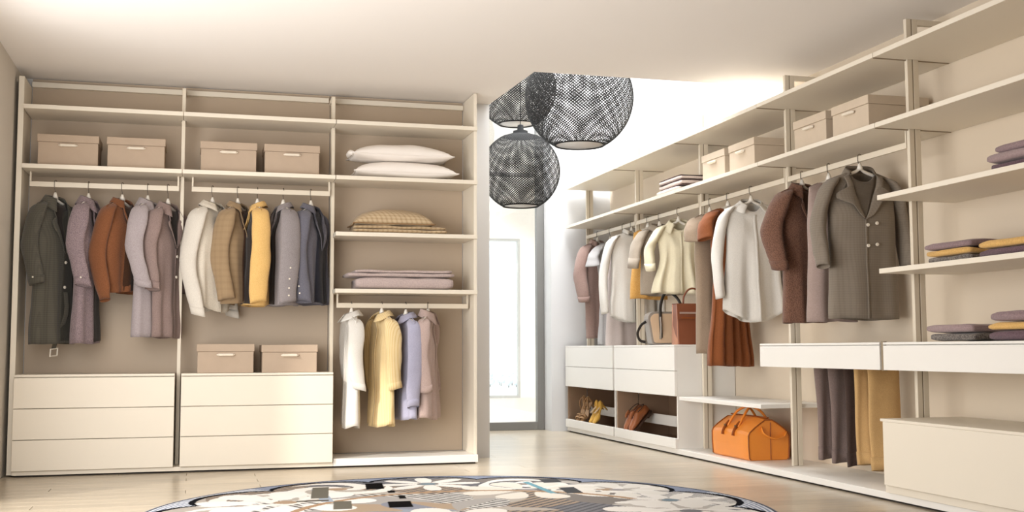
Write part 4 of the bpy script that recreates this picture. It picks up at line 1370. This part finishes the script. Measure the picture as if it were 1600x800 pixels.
def oxford(label, loc, rotz, pitch):
    t = thing('oxford_shoe', label, 'shoe', loc, rotz, 'brown lace-up shoes')
    shoe_shell(t, 'upper', M_oxf, [(0, 0.008), (0.4, 0.010), (0.7, 0.014), (1, 0.016)], [(0, 0.030), (0.15, 0.058), (0.38, 0.078), (0.55, 0.105), (0.8, 0.095), (1, 0.088)],
               [(0, 0.014), (0.1, 0.033), (0.32, 0.046), (0.6, 0.036), (0.85, 0.036), (1, 0.018)], 0.275, open_from=0.55)
    rows = []
    for i in range(15):
        q = i / 14
        x = -0.142 + 0.284 * q
        w = interp([(0, 0.014), (0.1, 0.037), (0.32, 0.050), (0.6, 0.040), (0.85, 0.041), (1, 0.020)], q)
        rows.append([(x, -w, -0.004), (x, w, -0.004), (x, w, 0.010), (x, -w, 0.010)])
    MB().grid(rows, True).build('sole', M_sole, t)
    MB().box(0.07, 0.135, -0.032, 0.032, -0.022, -0.0045).build('heel', M_sole, t, bevel=0.004)
    MB().tube(spline([(0.02, 0, 0.112), (-0.02, 0, 0.108), (-0.045, 0, 0.092)], 8), [(0.006, 0.016)] * 8, 8).build('tongue', M_oxf, t, smooth=True)
    MB().tube(spline([(0.03, -0.03, 0.098), (0.08, -0.034, 0.098), (0.125, -0.012, 0.094), (0.125, 0.012, 0.094), (0.08, 0.034, 0.098), (0.03, 0.03, 0.098)], 16), 0.004, 6).build('collar_rim', M_sole, t, smooth=True)
    for q in range(3):
        x = -0.038 + q * 0.02
        MB().tube([(x, -0.017, 0.094 + q * 0.007), (x + 0.004, 0, 0.101 + q * 0.007), (x, 0.017, 0.094 + q * 0.007)], 0.0022, 5).build('lace', M_sole, t)
    pitch_children(t, pitch)
    return t


def seat_shoe(fn, label, x, y, pitch, toe, rot=0.0):
    # the toe sits just above the chest's floor board, the heel leans on the shoe rail
    z = RP + 0.018 + toe * sin(pitch)
    return fn(label, (x, y, z), rot, pitch)


# pitch about +y by a negative angle lifts +x (the heel); the toes stand behind the tray front, the heels lean on the rail
sandal('tan strappy heeled sandal, left one of the pair in far chest', (3.855, 11.10, 0.178), D(18), -D(36))
sandal('tan strappy heeled sandal, right one beside the yellow pumps', (3.850, 10.95, 0.178), D(14), -D(36))
pump('yellow suede pump, left one of the pair in far chest', (3.840, 10.66, 0.182), D(12), -D(44))
pump('yellow suede pump, right one of the pair in far chest', (3.835, 10.54, 0.182), D(10), -D(44))
oxford('brown lace-up shoe, left one of the pair under handbags', (3.845, 9.66, 0.200), D(10), -D(44))
oxford('brown lace-up shoe, right one of the pair under handbags', (3.840, 9.52, 0.200), D(8), -D(44))

# ------------------------------------------------------------------ pendant lamps
M_net = mat('woven_black_fibre', (40, 39, 38), 0.7, spec=0.15)
M_diff = mat('lamp_diffuser', (214, 210, 206), 0.5)
M_cord = mat('lamp_cord', (20, 20, 20), 0.8, spec=0.1)


def lamp(label, x, y, zc, R, nthread, seed):
    t = thing('pendant_lamp', label, 'lamp', (x, y, zc), seed, 'round woven pendant lamps')
    th0 = math.asin(0.46)
    nseg = 30
    tw = 0.0168 * R
    vs, fs = [], []
    for hand in (-1, 1):
        for i in range(nthread):
            a0 = 2 * pi * i / nthread
            for j in range(nseg + 1):
                th = th0 + (pi - 2 * th0) * j / nseg
                ph_ = a0 + hand * 1.35 * (j / nseg - 0.5) * 2
                rr = R * (1 + 0.003 * hand)
                c = Vector((rr * sin(th) * cos(ph_), rr * sin(th) * sin(ph_), rr * cos(th)))
                nr = c.normalized()
                dth = (pi - 2 * th0)
                dv = Vector((cos(th) * cos(ph_) * dth - sin(th) * sin(ph_) * hand * 2.7, cos(th) * sin(ph_) * dth + sin(th) * cos(ph_) * hand * 2.7, -sin(th) * dth)).normalized()
                sd = nr.cross(dv).normalized()
                w = tw * (0.55 + 0.45 * sin(th))
                vs += [c + sd * w * 0.5, c - sd * w * 0.5, c - nr * w * 0.35]
                if j:
                    b0 = len(vs) - 6
                    for q in range(3):
                        fs.append((b0 + q, b0 + (q + 1) % 3, b0 + 3 + (q + 1) % 3, b0 + 3 + q))
    me = bpy.data.meshes.new('woven_shade')
    me.from_pydata([tuple(v) for v in vs], [], fs)
    me.materials.append(M_net)
    o = bpy.data.objects.new('woven_shade', me)
    COL.objects.link(o)
    o.parent = t
    zb_, rb = -R * cos(th0), R * sin(th0)
    MB().lathe([(rb - 0.012, zb_), (rb, zb_ - 0.004), (rb + 0.006, zb_ + 0.004), (rb - 0.006, zb_ + 0.010), (rb - 0.012, zb_)], 48).build('bottom_ring', M_net, t, smooth=True)
    MB().lathe([(0.001, zb_ + 0.006), (rb - 0.014, zb_ + 0.006), (rb - 0.014, zb_ + 0.010), (0.001, zb_ + 0.012)], 48).build('diffuser', M_diff, t, smooth=True)
    MB().lathe([(rb + 0.004, -zb_ - 0.004), (rb * 0.75, -zb_ + 0.014), (rb * 0.42, -zb_ + 0.030), (rb * 0.40, -zb_ + 0.052), (rb * 0.18, -zb_ + 0.062), (rb * 0.16, -zb_ + 0.105), (0.012, -zb_ + 0.112), (0.001, -zb_ + 0.113)], 32).build('top_cap', M_cord, t, smooth=True)
    MB().tube([(0, 0, -zb_ + 0.11), (0, 0, ZU - zc)], 0.0035, 6).build('cord', M_cord, t)
    return t


lamp('large woven black pendant lamp, nearest and biggest of three', 3.105, 9.0, 2.975, 0.46, 92, 0.1)
lamp('woven black pendant lamp hanging lowest, in front of the glass wall', 2.844, 9.9, 2.473, 0.362, 84, 0.7)
lamp('woven black pendant lamp half hidden by the ceiling edge, at left', 2.964, 10.45, 3.366, 0.388, 84, 1.3)

# ------------------------------------------------------------------ rug: flat print as a colour attribute
RCX, RCY, RR = 1.35, 5.87, 1.64
rug = thing('rug', 'round flower-patterned rug with scalloped blue-grey border on the floor', 'rug', (RCX, RCY, 0))
nx, ny = 560, 340
xs = np.linspace(-RR, RR, nx)
ys = np.linspace(-RR, RR, ny)
X, Y = np.meshgrid(xs, ys)
Rr = np.hypot(X, Y)
TH = np.degrees(np.arctan2(Y, X))


def c3(*c):
    k = 0.50 if max(c) < 226 else 0.72
    return np.array(lin(c)[:3]) * k


colr = np.zeros((ny, nx, 3))
colr[:] = c3(206, 200, 192)


def paint(mask, c):
    colr[mask] = c3(*c)


step = 27.69
u = ((155.8 - TH) / step) % 1.0
lobe = np.floor((155.8 - TH) / step).astype(int) % 13
Rs = 1.425 + 0.165 * np.abs(np.sin(np.pi * u)) ** 0.55
# patchwork ground inside
pal = [(214, 204, 192), (176, 170, 166), (206, 182, 156), (150, 148, 152), (190, 186, 184), (132, 128, 124), (222, 214, 204), (168, 170, 182), (196, 174, 152), (140, 142, 152), (202, 196, 190), (158, 150, 144), (184, 190, 200)]
rad_i = np.floor((Rr + 0.12 * np.sin(np.radians(TH * 5))) / 0.42).astype(int)
ang_i = np.floor((TH + 18 * rad_i + 14 * np.sin(Rr * 4)) / 33).astype(int)
idx = (ang_i * 5 + rad_i * 3) % len(pal)
for i, c in enumerate(pal):
    paint(idx == i, c)
# stripes on some patches
st = (np.sin((X * 1.0 + Y * 0.55) * 110) > 0.2)
paint((idx % 4 == 1) & st, (226, 222, 216))
hat = (np.sin((X - Y) * 90) > 0.3)
paint((idx % 5 == 3) & hat, (116, 116, 120))
# white swirls: ring bands around lobe centres
for k in range(13):
    ac = math.radians(155.8 - (k + 0.5) * step)
    cx, cy = 1.22 * cos(ac), 1.22 * sin(ac)
    d = np.hypot(X - cx, Y - cy)
    a = np.arctan2(Y - cy, X - cx) - ac
    near = d < 0.33
    if k % 3 == 0:
        paint(near & (d > 0.20) & (d < 0.27 + 0.03 * np.sin(3 * a)), (236, 230, 222))
        paint(near & (d < 0.13 + 0.03 * np.cos(5 * a)), (240, 234, 226))
        paint(d < 0.05, (170, 160, 152))
    elif k % 3 == 1:
        sw_ = np.abs(((d * 9 - a * 0.95) % 2.0) - 1.0)
        paint(near & (sw_ < 0.52), (238, 232, 224))
        paint(d < 0.06, (206, 178, 150))
    else:
        pet = np.abs(np.cos(4 * a)) * 0.28
        paint((d < 0.06 + pet) & (d > 0.07) & near, (234, 228, 220))
        paint(d < 0.05, (150, 168, 178))
# large flowers
def flower(cx, cy, r_, npet, c_pet, c_mid, rot=0.0):
    d = np.hypot(X - cx, Y - cy)
    a = np.arctan2(Y - cy, X - cx) + rot
    loc = (a * npet / (2 * np.pi)) % 1.0 - 0.5
    q = d / r_
    wmax = 0.40 * np.sqrt(np.clip(1 - ((q - 0.62) / 0.38) ** 2, 0, 1))
    paint((q > 0.22) & (q < 1.0) & (np.abs(loc) < wmax), c_pet)
    paint(q < 0.13, c_mid)


flower(0.59, 0.74, 0.42, 8, (228, 220, 208), (196, 190, 188), 0.2)
flower(1.10, 0.60, 0.34, 8, (230, 224, 214), (196, 190, 188), 0.5)
flower(-0.85, 0.60, 0.50, 8, (242, 236, 230), (206, 178, 150), 0.5)
flower(1.15, -0.35, 0.46, 8, (230, 224, 216), (150, 148, 150), 0.1)
flower(-0.15, -0.45, 0.60, 10, (232, 226, 218), (190, 160, 130), 0.0)
flower(-0.75, -0.95, 0.42, 8, (236, 230, 224), (140, 140, 150), 0.0)
flower(0.85, -1.10, 0.42, 8, (236, 230, 224), (140, 160, 170), 0.0)
# peach arcs, pale blue band and black blocks
d0 = np.hypot(X - 0.1, Y + 0.2)
paint((np.abs(d0 - 1.02) < 0.025) & (TH > 10) & (TH < 170), (206, 170, 136))
paint((np.abs(X - 0.69) < 0.022) & (np.abs(Y - 0.85) < 0.30), (140, 190, 204))
paint((np.abs(X + 0.62) < 0.035) & (np.abs(Y - 0.85) < 0.3), (196, 208, 224))
for (bx, by, w_, h_, c_) in ((-0.265, 1.20, 0.055, 0.15, (24, 22, 22)), (-0.27, 1.43, 0.035, 0.03, (24, 22, 22)), (-0.255, 0.34, 0.065, 0.12, (24, 22, 22)), (-0.21, 0.90, 0.022, 0.05, (24, 22, 22)),
                             (-0.19, 0.64, 0.02, 0.07, (24, 22, 22)), (-0.62, 0.98, 0.05, 0.26, (134, 128, 116)), (-0.56, 0.40, 0.05, 0.16, (134, 128, 116)), (-0.70, 0.62, 0.09, 0.03, (120, 114, 104)),
                             (0.86, 1.16, 0.06, 0.10, (96, 96, 98)), (0.83, 0.66, 0.05, 0.14, (96, 96, 98))):
    paint((np.abs(X - bx - 0.12 * (Y - by)) < w_) & (np.abs(Y - by) < h_), c_)
# outer border and outlines
outer = Rr > Rs
paint(outer, (168, 176, 196))
strp = (np.sin(Rr * 2 * np.pi / 0.026) > 0.1) & ((TH > 128) | (TH < 12))
paint(outer & strp, (228, 230, 234))
paint(np.abs(Rr - Rs) < 0.021, (26, 26, 32))
paint(Rr > RR - 0.014, (58, 60, 70))
keep = (Rr <= RR)
ids = -np.ones((ny, nx), int)
ids[keep] = np.arange(keep.sum())
V3 = np.stack([X[keep], Y[keep], np.full(keep.sum(), 0.0105)], 1)
q = np.stack([ids[:-1, :-1], ids[:-1, 1:], ids[1:, 1:], ids[1:, :-1]], -1).reshape(-1, 4)
q = q[(q >= 0).all(1)]
me = bpy.data.meshes.new('rug_pile')
me.vertices.add(len(V3))
me.vertices.foreach_set('co', V3.ravel())
me.loops.add(q.size)
me.loops.foreach_set('vertex_index', q.ravel().astype(np.int32))
me.polygons.add(len(q))
me.polygons.foreach_set('loop_start', np.arange(0, q.size, 4, dtype=np.int32))
me.update(calc_edges=True)
att = me.color_attributes.new('print', 'FLOAT_COLOR', 'POINT')
att.data.foreach_set('color', np.concatenate([colr[keep], np.ones((keep.sum(), 1))], 1).ravel())
mr = mat('rug_print', (200, 200, 200), 1.0, bump=0.2, bscale=600, spec=0.02)
nt = mr.node_tree
an = nt.nodes.new('ShaderNodeVertexColor')
an.layer_name = 'print'
nt.links.new(an.outputs['Color'], nt.nodes['Principled BSDF'].inputs['Base Color'])
me.materials.append(mr)
o = bpy.data.objects.new('rug_pile', me)
COL.objects.link(o)
o.parent = rug
MB().lathe([(RR - 0.02, 0.0005), (RR + 0.004, 0.0005), (RR + 0.006, 0.006), (RR + 0.002, 0.0115), (RR - 0.008, 0.0115)], 160).build('rug_binding', mat('rug_binding', (96, 100, 114), 0.95), rug, smooth=True)
